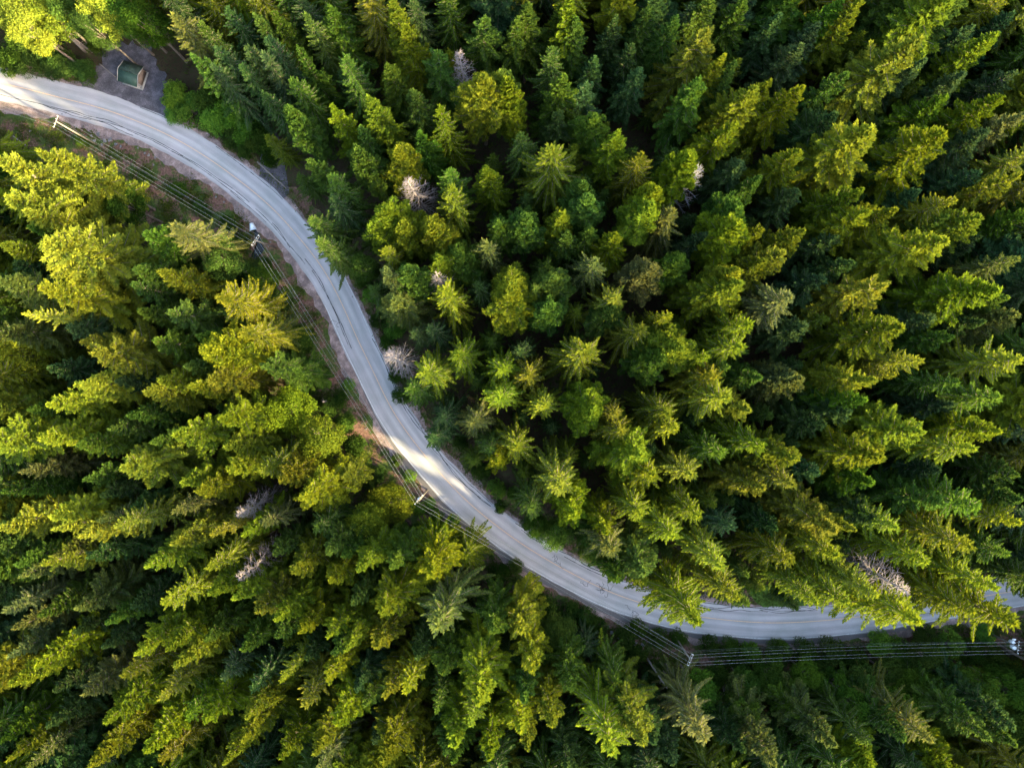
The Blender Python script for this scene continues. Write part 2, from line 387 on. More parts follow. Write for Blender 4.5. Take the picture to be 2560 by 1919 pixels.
def conifer(name, seed, h=28., Rr=3.6, zb=.24, whorl=.70, nb=6, style='fir'):
    r = np.random.default_rng(seed); Ps = []; Ds = []; Us = []; Ls = []; Ws = []; Vs = []; stems = MB()
    z = zb * h; ph = r.uniform(0, 6.28); lobes = r.uniform(0, 6.28, 3)
    while z < h - .25:
        t = (h - z) / (h - zb * h)                 # 0 top, 1 base
        if style == 'round': prof = min(1., (t * 2.0)) ** .6 * (1 - .25 * max(0, t - .6) / .4)
        elif style == 'wispy': prof = .06 + 1.05 * min(1., t * 1.3) ** .72
        else: prof = .05 + 1.05 * min(1., t * 1.35) ** .74
        n = nb if style != 'wispy' else nb - 1
        for k in range(n):
            az = ph + 6.283 * k / n + r.normal(0, .25)
            L = Rr * prof * r.uniform(.5, 1.22) * (1 + .14 * math.sin(2 * az + lobes[0]) + .10 * math.sin(3 * az + lobes[1] + z * .35))
            if style == 'wispy': L *= r.uniform(.7, 1.2)
            if t > .7 and r.random() < .35: L *= .6
            if t > .25 and r.random() < .08: continue
            L = max(L, .25)
            e0 = math.radians(58) * (1 - t) ** 2 + math.radians(8) + r.normal(0, .08)
            if style == 'wispy': e0 = math.radians(45) * (1 - t) ** 2 - math.radians(2) + r.normal(0, .1)
            drp = (.10 + .25 * t) if style != 'wispy' else (.22 + .25 * t)
            out = np.array([math.cos(az), math.sin(az), 0.]); zz = z + r.normal(0, .12)
            def pos(s): return out * (L * s * math.cos(e0)) + np.array([0, 0, zz + L * s * math.sin(e0) - L * drp * s * s + L * .10 * s ** 4])
            bend = r.normal(0, .12); side = np.array([-out[1], out[0], 0.])
            dens = .078 if style == 'fir' else (.085 if style == 'round' else .075)
            m = max(3, int(L / dens)); sv = r.uniform(.1, .9)
            for j in range(m):
                s = .12 + .88 * (j + r.uniform(0, 1)) / m
                p = pos(s) + side * bend * L * s * s; d = pos(min(1, s + .05)) - pos(s - .05); d /= np.linalg.norm(d)
                if style == 'wispy': tl = min(.62, .20 + .16 * L * (1 - s) ** .7)
                elif style == 'fir': tl = min(.80, .26 + .24 * L * (1 - s) ** .6)
                else: tl = min(.95, .36 + .34 * L * (1 - s) ** .6)
                for sg in (-1, 1):
                    ang = math.radians(r.uniform(35, 70)); dd = d * math.cos(ang) + side * sg * math.sin(ang)
                    dd[2] += r.normal(.05, .22) if style != 'wispy' else r.normal(-.28, .22)
                    dd /= np.linalg.norm(dd); u = np.array([r.normal(0, .45), r.normal(0, .45), 1.])
                    Ps.append(p); Ds.append(dd); Us.append(u); Ls.append(tl * r.uniform(.7, 1.2))
                    Ws.append((.17 if style == 'fir' else .20 if style == 'round' else .13) * r.uniform(.7, 1.4)); Vs.append(np.clip(sv + r.normal(0, .22), 0, 1))
                    # a second, upright tuft on the same twig
                    if r.random() < (.6 if style != 'wispy' else .25):
                        dd2 = dd * .6 + np.array([0, 0, r.uniform(.3, .9)]); dd2 /= np.linalg.norm(dd2)
                        Ps.append(p + dd * tl * r.uniform(.1, .7)); Ds.append(dd2); Us.append(out + r.normal(0, .5, 3)); Ls.append(tl * r.uniform(.4, .75)); Ws.append(.15 * r.uniform(.7, 1.3)); Vs.append(np.clip(sv + .1 + r.normal(0, .25), 0, 1))
            tip = pos(1.) + side * bend * L
            Ps.append(tip - .2 * out); dd = out + np.array([0, 0, .25]); Ds.append(dd / np.linalg.norm(dd)); Us.append(np.array([0, 0, 1.])); Ls.append(.55); Ws.append(.24); Vs.append(min(1, sv + .3))
            if L > 1.2:
                stems.tube([pos(0), pos(.5) + side * bend * L * .25, pos(.92) + side * bend * L * .85], [.045, .03, .012], 3, False)
        z += whorl * r.uniform(.75, 1.2) * (.55 + .45 * t); ph += 2.4
    for k in range(9):                             # leader
        Ps.append(np.array([0, 0, h - .5 + .06 * k])); a = k * 2.4; dd = np.array([math.cos(a) * .35, math.sin(a) * .35, 1.]); Ds.append(dd / np.linalg.norm(dd)); Us.append(np.array([math.sin(a), math.cos(a), .1])); Ls.append(.6); Ws.append(.2); Vs.append(.7)
    v, q, va = sprays(np.array(Ps), np.array(Ds), np.array(Us), np.array(Ls), np.array(Ws), np.array(Vs))
    nq = len(q); sv_ = np.array(stems.v); sq = np.array(stems.q) + len(v)
    me = mesh_from('crown_' + name, np.concatenate([v, sv_]), np.concatenate([q, sq]), None, (M['leaf'], M['bark']), np.concatenate([va, np.full(len(sv_), .5)]), mi=np.concatenate([np.zeros(nq), np.ones(len(sq))]))
    me['proto'] = nq
    tb = MB(); rt = .30
    tb.tube([(0, 0, -.4), (.0, 0, .5), (.05 * r.normal(), .05 * r.normal(), h * .3), (.1 * r.normal(), .1 * r.normal(), h * .65), (0, 0, h - .3)], [rt * 1.35, rt, rt * .82, rt * .45, .03], 8, False)
    # short dead stubs below the crown
    for k in range(10):
        zz = r.uniform(.12, zb) * h; a = r.uniform(0, 6.28); L = r.uniform(.5, 1.8)
        tb.tube([(0, 0, zz), (math.cos(a) * L, math.sin(a) * L, zz - .1 * L)], [.04, .01], 3, False)
    return me, tb.mesh('trunk_' + name, (M['bark'],), True)

def broadleaf(name, seed, h=22., Rr=4.5, zb=.32, ncl=44, leaves=400, lsz=.25, shrub=False):
    r = np.random.default_rng(seed); Ps = []; Ds = []; Us = []; Ls = []; Ws = []; Vs = []
    cz = (1 + zb) / 2 * h; hz = (1 - zb) / 2 * h; tb = MB()
    if not shrub: tb.tube([(0, 0, -.4), (0, 0, .4), (.1, .05, h * .35), (0.1, 0, h * .7)], [.5, .34, .25, .1], 8, False)
    for c in range(ncl):
        u = r.normal(0, 1, 3); u /= np.linalg.norm(u); k = r.uniform(.45, .95) ** .6
        if shrub: u[2] = abs(u[2])
        c0 = np.array([u[0] * Rr * .78 * k, u[1] * Rr * .78 * k, (cz if not shrub else h * .25) + u[2] * (hz if not shrub else h * .6) * .82 * k]); cr = r.uniform(.55, 1.45) * Rr * .27
        sv = r.uniform(.15, .85)
        if shrub or r.random() < .6:
            b0 = (0, 0, .1 if shrub else h * r.uniform(.25, .5)); tb.tube([b0, tuple(c0 * .5 + np.array([0, 0, b0[2] * .5 + .3])), tuple(c0)], [.10 if not shrub else .04, .07 if not shrub else .03, .02], 4, False)
        n = leaves; d = r.normal(0, 1, (n, 3)); d /= np.linalg.norm(d, axis=1)[:, None]
        rad = cr * (r.uniform(.35, 1.05, n)) ** .5; rad *= 1 + .25 * np.sin(5 * d[:, 0] + c) * np.sin(4 * d[:, 1] + 2 * c)
        p = c0 + d * rad[:, None] * np.array([1.05, 1.05, .72]); keep = r.random(n) < (.35 + .65 * np.clip((d[:, 2] + 1.0), 0, 1)); p = p[keep]; d = d[keep]; n = len(p)
        dd = d + r.normal(0, .7, (n, 3)); dd /= np.linalg.norm(dd, axis=1)[:, None]
        Ps.append(p); Ds.append(dd); Us.append(d + r.normal(0, .55, (n, 3))); Ls.append(lsz * r.uniform(.7, 1.4, n)); Ws.append(lsz * .75 * r.uniform(.7, 1.3, n)); Vs.append(np.clip(sv + r.normal(0, .25, n), 0, 1))
    v, q, va = sprays(np.concatenate(Ps), np.concatenate(Ds), np.concatenate(Us), np.concatenate(Ls), np.concatenate(Ws), np.concatenate(Vs))
    return mesh_from('crown_' + name, v, q, None, (M['leaf'],), va), tb.mesh('trunk_' + name, (M['bark'],), True)

def dead(name, seed, h=26., Rr=2.6, mat='deadwood', zb=.35):
    r = np.random.default_rng(seed); t1 = MB(); t2 = MB()
    t1.tube([(0, 0, -.4), (0, 0, .5), (.1, 0, h * .5), (0, .1, h)], [.34, .28, .2, .03], 7, False)
    z = zb * h
    while z < h - .2:
        t = (h - z) / (h * (1 - zb)); L = Rr * min(1, t * 1.6 + .12) ** .8
        for k in range(4):
            az = r.uniform(0, 6.28); l = 1.15 * L * r.uniform(.6, 1.15); e = .75 * (1 - t) + .15 + r.normal(0, .12); o = np.array([math.cos(az), math.sin(az), 0]); sd = np.array([-o[1], o[0], 0])
            f = lambda s: o * l * s * math.cos(e) + np.array([0, 0, z + l * s * math.sin(e) - .35 * l * s * s]) + sd * .12 * l * s * s * math.sin(az * 7)
            t2.tube([f(0), f(.35), f(.7), f(1)], [.055, .04, .028, .010], 3, False)
            for s in np.arange(.4, 1, .33):
                for sg in (-1, 1):
                    q = f(s); a = r.uniform(.5, 1.1); tl = (.35 + .35 * l * (1 - s)) * r.uniform(.6, 1.2); d = o * math.cos(a) + sd * sg * math.sin(a) + np.array([0, 0, r.normal(.1, .3)])
                    t2.tube([q, q + d * tl * .5 + np.array([0, 0, .03]), q + d * tl], [.022, .016, .006], 3, False)
        z += r.uniform(.5, .95)
    return t2.mesh('crown_' + name, (M[mat],)), t1.mesh('trunk_' + name, (M[mat],), True)

PR = {'f': [conifer('fir', 10 + i, style='fir', nb=5 + i % 2, whorl=(.62, .75, .9)[i % 3], Rr=(3.3, 3.7, 4.0)[(i * 2) % 3]) for i in range(7)],
      'w': [conifer('spruce', 30 + i, style='wispy', nb=8, whorl=.80, Rr=4.0) for i in range(4)],
      'r': [conifer('cedar', 50 + i, style='round', nb=7, whorl=.6, zb=.33) for i in range(3)],
      'b': [broadleaf('broadleaf', 70 + i) for i in range(4)],
      'd': [dead('dead', 80), dead('dead', 81, mat='deadgrey'), dead('dead', 82, Rr=2.9)],
      's': [broadleaf('shrub', 90 + i, h=4., Rr=3., ncl=24, leaves=330, lsz=.21, shrub=True) for i in range(3)]}
PH = {'f': 28., 'w': 28., 'r': 28., 'b': 22., 'd': 26., 's': 4.}
PRR = {'f': 3.3, 'w': 3.7, 'r': 3.3, 'b': 4.5, 'd': 2.6, 's': 3.}
NAME = {'f': 'fir_tree', 'w': 'spruce_tree', 'r': 'cedar_tree', 'b': 'broadleaf_tree', 'd': 'dead_tree', 's': 'shrub'}
CAT = {'f': 'fir tree', 'w': 'spruce tree', 'r': 'cedar tree', 'b': 'broadleaf tree', 'd': 'dead tree', 's': 'shrub'}
COL = {'y': (.084, .108, .010), 'g': (.042, .074, .014), 'k': (.031, .057, .021), 'v': (.128, .155, .018), 'o': (.080, .090, .011), 'p': (.068, .080, .026), 'l': (.046, .090, .011), 'L': (.095, .180, .028), 'G': (.042, .078, .017)}  # y and v partly carry sunlit crowns in the colour, k shaded ones

# tree list: "x y r TC" -- crown tip in photo pixels, crown radius in pixels, kind and colour
T = """
640 26 36 fg;680 20 42 fg;745 0 48 wk;770 42 42 wg;820 14 60 fg;975 5 50 fy;1015 65 50 fy;1075 125 56 fg;1155 120 42 dp;1200 22 55 fg;1275 45 46 fg;980 155 42 fg;1195 170 66 ry;1275 200 46 rg;850 160 58 wg;740 200 54 wg;753 145 32 fg;
670 110 46 wk;650 136 42 wk;722 292 42 rg;830 268 44 fy;935 252 54 fy;1022 226 48 fg;890 322 42 fg;1110 285 48 wy;1045 320 36 fl;988 355 52 ry;900 388 48 rg;1022 435 56 dp;1118 420 52 wg;1230 405 44 fy;1120 470 54 wy;825 446 48 wg;782 382 44 fg;670 232 48 wk;
415 15 55 wp;500 60 48 wg;570 15 55 wk;560 110 50 wk;480 130 45 fg;530 170 50 wk;592 160 42 wk;610 100 50 wk;350 40 62 bl;290 10 58 bl;250 15 50 by;
1318 8 56 fg;1396 32 34 fg;1442 46 50 fg;1435 -20 50 fy;1384 127 46 wg;1404 191 50 fg;1465 203 46 fk;1610 20 50 fg;1680 35 46 fg;1581 104 42 fk;1598 156 48 fk;1766 81 74 fo;1807 130 46 fy;1838 153 40 fg;1772 200 66 fg;1494 272 48 rg;1549 336 56 fy;1318 324 46 wg;1396 376 82 wo;1616 400 52 wo;1726 402 50 ry;
1818 313 54 fy;1888 208 62 fy;1755 440 46 dk;1292 217 40 ry;1396 270 40 fk;1908 452 42 fg;1859 400 54 fk;1784 -10 60 fg;1859 0 58 fg;1731 15 42 wk;1470 463 42 rg;1636 469 42 ry;1500 120 40 fk;1530 40 42 fk;
2363 -10 95 fy;2166 20 50 fy;2285 105 82 fo;2302 162 42 fk;2499 90 52 fy;2015 197 50 fy;1925 215 54 fy;2365 250 56 fl;2195 310 88 fy;2370 345 84 fy;2500 250 58 fy;2555 290 52 fp;2012 385 56 fy;2149 455 50 fy;2537 440 52 fy;2380 470 46 wo;2100 0 52 fl;2110 168 48 fg;2540 165 52 fk;2000 100 50 fk;2060 60 50 fk;1960 30 50 fk;2420 180 52 fk;2440 60 50 fk;2540 40 52 fk;2450 350 52 fk;2460 420 50 fk;2270 400 50 fk;2080 270 50 fk;
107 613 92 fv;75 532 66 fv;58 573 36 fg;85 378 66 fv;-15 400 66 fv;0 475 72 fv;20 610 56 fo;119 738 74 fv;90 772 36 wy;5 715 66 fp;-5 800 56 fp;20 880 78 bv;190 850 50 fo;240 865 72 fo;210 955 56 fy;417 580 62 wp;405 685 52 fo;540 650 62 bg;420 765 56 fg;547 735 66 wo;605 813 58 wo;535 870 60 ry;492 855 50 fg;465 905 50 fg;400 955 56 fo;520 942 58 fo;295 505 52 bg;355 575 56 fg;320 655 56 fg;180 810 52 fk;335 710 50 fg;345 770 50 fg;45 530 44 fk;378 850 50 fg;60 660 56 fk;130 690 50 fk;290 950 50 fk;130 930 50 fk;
775 540 48 wg;806 610 48 wg;815 495 48 wk;945 525 60 ry;993 562 54 ry;958 610 42 wo;1085 560 54 ry;1090 625 54 fy;1155 640 54 rg;1205 592 44 wp;1256 530 50 fg;1092 688 48 dp;1108 740 56 wy;1028 695 46 rg;967 690 48 fp;970 745 52 fp;910 660 40 bg;1285 735 66 ry;1205 700 44 wk;1028 827 32 wk;978 900 48 dp;1065 925 60 wy;1155 873 58 wy;1248 900 56 wy;
650 690 48 bg;650 745 54 fg;670 820 66 wp;735 850 50 bg;725 930 58 fg;665 910 50 fg;1090 830 40 wk;
1315 545 50 rg;1405 515 50 fy;1468 495 50 rg;1625 495 52 ry;1680 545 58 wp;1845 515 54 rg;1895 560 42 fy;1850 575 60 ry;1555 595 52 fy;1483 575 44 fg;1435 587 44 fg;1483 650 50 wp;1615 680 50 rp;1700 665 44 rg;1750 590 44 fk;1855 662 34 ry;1905 655 48 fo;1825 710 74 fy;1380 705 54 rg;1381 780 50 rg;1330 720 36 wg;1543 745 62 wo;1675 785 32 wy;1600 840 54 wo;1530 800 42 rg;1715 835 60 ry;1873 805 52 wy;1845 855 60 wy;1766 885 38 wy;1453 908 68 wy;1325 930 56 wo;1630 900 56 rg;1310 870 42 wk;1795 945 60 wo;1897 930 44 fg;1825 912 36 fg;1990 480 50 fk;1950 720 46 fk;
2175 525 56 fy;2230 515 46 fy;2020 578 50 fo;1950 640 52 fo;2340 590 82 fy;2380 545 50 fg;2490 548 58 fy;2560 540 52 fl;2212 712 66 fo;2455 709 80 fy;2556 655 50 wp;1978 755 66 wp;2122 655 48 fk;2247 838 76 fy;2305 882 52 wy;2395 850 50 fg;2550 805 56 fp;2542 914 72 wy;2180 943 48 fy;2253 932 40 wo;2035 828 50 fk;2528 740 50 fg;1987 937 42 fp;2383 958 54 wg;2090 600 50 fk;2290 480 50 fk;2440 620 50 fk;2330 780 50 fk;2450 800 50 fk;2060 700 46 fk;
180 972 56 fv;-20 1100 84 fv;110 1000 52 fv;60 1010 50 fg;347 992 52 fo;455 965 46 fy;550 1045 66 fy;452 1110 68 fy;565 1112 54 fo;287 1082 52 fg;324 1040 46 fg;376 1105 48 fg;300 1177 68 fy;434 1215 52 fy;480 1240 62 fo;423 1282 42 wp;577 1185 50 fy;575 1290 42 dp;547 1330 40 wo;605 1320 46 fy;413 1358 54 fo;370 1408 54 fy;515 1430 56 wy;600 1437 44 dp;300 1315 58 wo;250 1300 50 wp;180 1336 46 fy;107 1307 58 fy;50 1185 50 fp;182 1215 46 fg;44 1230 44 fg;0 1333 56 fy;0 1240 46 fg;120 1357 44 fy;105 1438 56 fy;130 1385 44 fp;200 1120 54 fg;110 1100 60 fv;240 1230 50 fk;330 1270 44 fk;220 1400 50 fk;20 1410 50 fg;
715 1025 72 by;780 1105 70 by;640 1165 54 wo;690 1195 54 fo;745 1255 62 fy;815 1245 54 by;850 1200 48 fo;970 1265 72 by;905 1310 54 by;645 1320 46 wp;675 1390 48 fg;740 1420 54 fo;785 1325 44 wg;815 1365 48 fg;860 1385 46 fg;905 1420 48 fy;1075 1370 72 wy;1160 1395 68 wy;980 1420 50 fg;
1100 1045 46 wk;1183 1058 56 wp;1088 1090 42 wk;1040 985 44 wg;1255 975 54 wy;1280 1140 58 wy;1240 1175 40 fy;1215 1120 40 wg;
1365 1015 48 wy;1465 1008 56 ry;1675 1015 58 wo;1815 985 68 wy;1550 1020 36 wo;1900 1015 50 fo;1555 1080 54 wo;1600 1140 70 fy;1685 1080 48 wy;1790 1140 58 wl;1897 1100 58 wy;1740 1180 54 wo;1395 1220 66 wo;1636 1215 62 wy;1902 1220 60 fo;1442 1292 54 fy;1610 1293 54 wy;1743 1292 54 wy;1690 1337 60 wy;1836 1336 52 wk;1526 1380 66 wp;1395 1333 48 bg;1526 1307 44 fy;1627 1423 56 fg;1323 1280 48 wg;1815 1408 60 wy;1480 1330 48 bg;1462 1368 34 bg;1345 1312 36 bg;
2012 975 50 fp;2150 1010 50 fl;2137 1047 50 fk;2287 1085 74 fy;2200 1150 68 fy;2183 1215 58 fl;2493 1010 68 wl;2505 1078 62 fy;2447 1145 62 wy;1990 1140 54 fy;1995 1190 54 wo;2085 1310 76 fo;2120 1340 44 fo;2464 1260 68 wl;2545 1310 60 wy;2440 1362 68 wo;2328 1403 60 wy;2108 1395 64 wy;2270 1470 64 dp;2556 1280 56 fg;2560 1200 56 fg;2060 1060 50 fk;2050 1200 50 fk;2350 1180 52 fk;2340 1260 54 fg;2250 1330 56 wy;2380 1030 52 fk;2180 1290 50 fk;2545 1400 56 wg;2500 1480 56 wy;1990 1420 60 wo;1950 1330 50 fk;
0 1530 56 wp;23 1455 46 fp;185 1530 58 fp;330 1530 46 fk;415 1520 56 wy;530 1500 54 fy;612 1517 52 fy;30 1595 46 fp;10 1633 50 fp;73 1655 60 fy;15 1733 66 fy;356 1622 54 fy;420 1608 50 fy;450 1665 56 fy;310 1715 56 wo;210 1740 62 fp;398 1738 50 wo;245 1812 66 fy;203 1898 62 fo;345 1872 58 fy;405 1915 56 wo;505 1792 62 fy;440 1800 56 wl;0 1840 56 fl;10 1905 50 fy;45 1912 46 wp;600 1785 52 fo;605 1850 52 fy;570 1910 50 fy;120 1820 52 fk;160 1600 50 fk;260 1620 50 fk;500 1600 50 fg;590 1640 52 fg;540 1700 50 wk;100 1540 46 fg;260 1560 50 fg;130 1740 48 fk;
655 1530 58 fo;815 1475 48 fy;710 1540 44 fy;750 1578 56 fy;815 1588 44 fy;872 1620 50 fy;972 1530 72 fy;935 1630 58 fo;1115 1558 78 wp;710 1695 40 wy;738 1740 58 wo;828 1707 56 fy;1025 1707 54 wy;987 1742 48 fo;1115 1680 56 fg;1190 1733 82 fy;866 1817 68 fy;710 1884 60 fy;800 1866 52 fo;815 1915 62 wp;975 1915 76 fo;1132 1835 60 fy;1220 1890 56 fy;1150 1893 46 fg;1090 1885 44 fg;1088 1757 36 wg;1190 1800 44 wy;692 1607 50 fg;640 1715 52 wk;890 1500 48 fg;830 1640 48 fg;1050 1640 44 fk;760 1640 46 fk;920 1760 50 fg;640 1800 50 fk;1040 1470 52 fy;940 1860 44 fk;890 1710 44 fk;
1285 1583 62 fy;1332 1677 58 fy;1400 1600 60 bg;1285 1845 64 fy;1375 1825 56 fo;1312 1865 44 fo;1530 1875 80 wy;1602 1863 66 fo;1545 1715 56 wg;1770 1855 64 wp;1745 1735 60 bl;1735 1550 74 wy;1840 1512 58 wy;1562 1448 44 fg;1240 1600 46 fg;1440 1730 50 fg;1410 1900 52 fk;1330 1760 50 fg;1470 1640 50 wk;1650 1860 50 fk;1690 1900 50 fk;1560 1800 46 fg;
2117 1523 62 wy;2300 1575 78 wy;2530 1565 88 wy;2430 1530 62 wy;2105 1730 54 bl;2310 1740 62 bl;2265 1775 46 bl;2465 1730 56 bl;2073 1870 60 fp;1935 1700 50 bg;2200 1480 54 wy;2050 1495 52 wy;
2470 1853 56 fg;2556 1873 56 fg;2340 1873 60 wp;2282 1850 54 fg;2180 1850 56 wg;1935 1890 60 fp;1850 1890 50 fk;1870 1790 46 bg;2000 1790 50 fg;2180 1720 50 bg;2240 1700 50 bg;2030 1700 48 bl;2380 1700 50 bg;2540 1740 54 bl;2420 1800 50 wg;2360 1810 50 bg;2540 1810 50 fk;2150 1780 48 bl;1870 1720 48 bg;
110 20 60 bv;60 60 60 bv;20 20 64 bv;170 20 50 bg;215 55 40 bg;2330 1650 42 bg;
"""
# low shrubs on the ground: x y r h colour
S = """430 232 46 6 l;470 262 48 6 l;510 242 44 7 g;526 292 46 6 l;560 280 50 7 l;572 330 38 5 g;606 310 46 7 l;630 352 36 5 g;606 372 28 4 g;642 340 42 6 g;668 392 26 4 g;428 276 30 4 l;
20 120 44 5 g;70 108 46 5 g;60 155 36 4 g;115 125 44 5 g;150 150 38 4 g;195 165 34 4 g;120 165 34 3 g;10 160 30 3 g;215 190 24 2 g;230 90 40 5 g;
980 818 32 5 l;966 858 26 4 g;941 800 26 4 g;922 735 26 5 l;906 700 24 4 g;990 940 26 3 g;1000 990 28 3 g;1045 1272 22 3 l;1090 1290 22 3 l;1132 1305 20 3 l;1075 1260 18 2 l;1025 1190 18 2 l;990 1150 18 2 g;1290 1420 24 4 g;
1890 1470 26 3 l;
1330 1500 36 6 g;1370 1520 38 6 g;1420 1535 34 5 g;1465 1545 30 4 g;1500 1570 28 4 g;1600 1575 28 4 g;1650 1600 30 4 g;1700 1600 28 4 g;1780 1620 30 5 g;1830 1625 30 5 g;1880 1640 34 6 l;1900 1690 40 7 g;1960 1640 36 6 g;2020 1640 38 6 g;2090 1640 42 7 g;2150 1660 42 7 g;2210 1615 40 6 l;2260 1640 42 7 l;2330 1600 36 5 g;2390 1620 42 7 l;2440 1640 42 7 g;2470 1590 30 4 l;2500 1660 40 7 g;2545 1690 40 7 g;2350 1660 42 7 g;2060 1690 42 8 g;1640 1690 40 6 g;1700 1740 42 7 g;1590 1650 40 6 g;1800 1700 40 7 g;1850 1650 36 6 g;1570 1600 34 5 g;
560 560 30 4 g;590 600 28 4 g;600 680 34 5 g;700 760 28 4 g;760 960 36 4 g;800 930 24 2 g;820 1020 34 4 g;860 1060 34 4 g;880 1120 40 5 g;900 1170 34 4 g;940 1190 28 3 g;360 440 24 2 g;440 470 28 3 g;500 520 28 3 g;200 350 24 2 g;850 1000 26 3 g;1000 1330 28 4 l;1040 1330 24 3 g;1250 1440 30 5 g;330 470 30 4 g;660 660 20 2 g;870 960 18 2 l;
905 1320 34 3 g;1290 1240 26 4 l;1320 1310 24 4 g;1240 1225 30 5 l;1200 1180 28 4 g;1150 1110 26 4 g;1250 1270 20 3 g;1120 1010 26 4 g"""

LMK = [((1155, 150), 'the tall thin pinkish dead tree near the top'), ((1022, 450), 'the wide pinkish dead tree'), ((1755, 460), 'the grey dead tree'), ((1092, 690), 'the small purplish dead tree'),
       ((978, 905), 'the dead tree leaning at the road edge'), ((2250, 1470), 'the long dead tree at lower right'), ((600, 1440), 'the pinkish dead tree at lower left'),
       ((320, 190), 'the green shelter'), ((139, 303), 'the first power pole'), ((639, 600), 'the power pole by the culvert'), ((1045, 1247), 'the middle power pole'), ((1727, 1650), 'the power pole on the lower bend'), ((2548, 1618), 'the power pole with transformers')]
def side_words(px, py):
    best = min(LMK, key=lambda l: (l[0][0] - px) ** 2 + (l[0][1] - py) ** 2); d = math.hypot(best[0][0] - px, best[0][1] - py)
    if 12 < d < 115:
        dx, dy = px - best[0][0], py - best[0][1]
        return (('just right of ' if dx > 0 else 'just left of ') if abs(dx) > abs(dy) else ('just below ' if dy > 0 else 'just above ')) + best[1]
    cx = ['at the far left', 'well left', 'left of centre', 'just left of centre', 'just right of centre', 'right of centre', 'well right', 'at the far right'][min(7, max(0, int(px / 320)))]
    cy = ['top', 'upper', 'upper middle', 'lower middle', 'lower', 'bottom'][min(5, max(0, int(py / 320)))]
    return cx + ' in the ' + cy + ' band'
LOOK = {'f': 'bushy', 'w': 'thin-branched', 'r': 'round-topped', 'b': 'broadleaf', 'd': 'dead', 's': 'low'}
CW = {'v': 'pale yellow-green', 'y': 'yellow-green', 'g': 'green', 'k': 'dark green', 'o': 'olive', 'p': 'pale olive', 'l': 'bright green'}
NOUN = {'f': 'conifer', 'w': 'conifer', 'r': 'conifer', 'b': 'tree', 'd': 'tree', 's': 'shrub'}
ORD = ['', 'second', 'third', 'fourth', 'fifth', 'sixth', 'seventh', 'eighth', 'ninth', 'tenth', 'eleventh', 'twelfth', 'thirteenth', 'fourteenth', 'fifteenth', 'sixteenth', 'seventeenth', 'eighteenth', 'nineteenth', 'twentieth'] + ['twenty-' + w_ for w_ in ('first', 'second', 'third', 'fourth', 'fifth', 'sixth')]
def make_labels(items):
    """items: dicts with kind, col, px, py, r, label (or None); look + size + place, then an ordinal down the picture"""
    groups = {}
    for it in items:
        if it.get('label'): continue
        size = 'large' if it['r'] > 62 else ('small' if it['r'] < 46 else 'mid-sized') if it['kind'] != 's' else ('tiny' if it['r'] < 29 else '')
        key = ' '.join(filter(None, [size, CW[it['col']], LOOK[it['kind']], NOUN[it['kind']]])), side_words(it['px'], it['py'])
        groups.setdefault(key, []).append(it)
    for (a, b), L in groups.items():
        n = len(L); xs = [i['px'] for i in L]; ys = [i['py'] for i in L]
        down = (max(ys) - min(ys)) >= (max(xs) - min(xs))
        L.sort(key=lambda i: i['py'] if down else i['px'])
        for k, it in enumerate(L):
            if n == 1: o = ''
            elif k == 0: o = 'uppermost' if down else 'leftmost'
            elif k == n - 1: o = 'lowermost' if down else 'rightmost'
            else: o = ORD[k] + (' from top' if down else ' from left')
            it['label'] = a + (', ' + o if o else '') + ', ' + b
            if len(it['label'].split()) > 16: it['label'] = it['label'].replace('mid-sized ', '')
            if len(it['label'].split()) > 16: it['label'] = it['label'].replace('bushy ', '').replace('just ', '')

first = {}
def plant(kind, col, x, y, h, r, label, group, seedc=None, parts=True):
    """a tree: Empty at its foot > trunk, crown; crowns share mesh data"""
    k = R.randrange(len(PR[kind]))
    if kind == 'd': k = 1 if col == 'k' else (2 if r > 4 else 0)
    cm, tm = PR[kind][k]; z = gz(x, y)
    e = bpy.data.objects.new(NAME[kind], None); C.objects.link(e); e.empty_display_size = .5
    e.location = (x, y, z - .05); e.rotation_euler = (R.gauss(0, .025), R.gauss(0, .025), R.uniform(0, 6.28))
    sx = r / PRR[kind]; sz = h / PH[kind]
    if kind == 's' and col == 'l': col = 'L'
    if kind == 's' and col == 'g': col = 'G'
    for nm, me in (('trunk', tm), ('crown', cm)):
        key = (nm, kind, k)
        if key in first: o = first[key].copy()
        else: o = bpy.data.objects.new(nm, me); first[key] = o
        o.name = nm; C.objects.link(o); o.parent = e
        o.scale = (sx, sx * R.uniform(.92, 1.08), sz) if nm == 'crown' else (max(.6, sx * .9), max(.6, sx * .9), sz)
        if nm == 'crown':
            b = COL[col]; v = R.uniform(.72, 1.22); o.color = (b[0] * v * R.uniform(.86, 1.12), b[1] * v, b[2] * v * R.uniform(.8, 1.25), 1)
    e['label'] = label; e['category'] = CAT[kind]; e['group'] = group
    return e
GR = {'f': 'bushy firs of the forest', 'w': 'spreading spruces of the forest', 'r': 'round-topped cedars of the forest', 'b': 'leafy broadleaf trees', 'd': 'bare dead trees', 's': 'low shrubs along the road'}
SPOTS = []
DEADL = {(1155, 120): 'narrow pinkish-grey dead tree standing among dark firs near the top', (1022, 435): 'wide pinkish-brown dead tree with a dense web of bare twigs', (1755, 440): 'grey-white dead tree beside a black gap in the right-hand forest',
         (1092, 688): 'small purplish dead tree with short bare twigs between two green crowns', (978, 900): 'bare brown dead tree overhanging the upper road edge', (575, 1290): 'pale pinkish dead tree in the lower left forest, upper of two',
         (600, 1437): 'pale pinkish dead tree in the lower left forest, lower of two', (2270, 1470): 'long silvery-pink dead tree leaning out over the road at lower right'}
yard = W(310, 180)
TREES = []
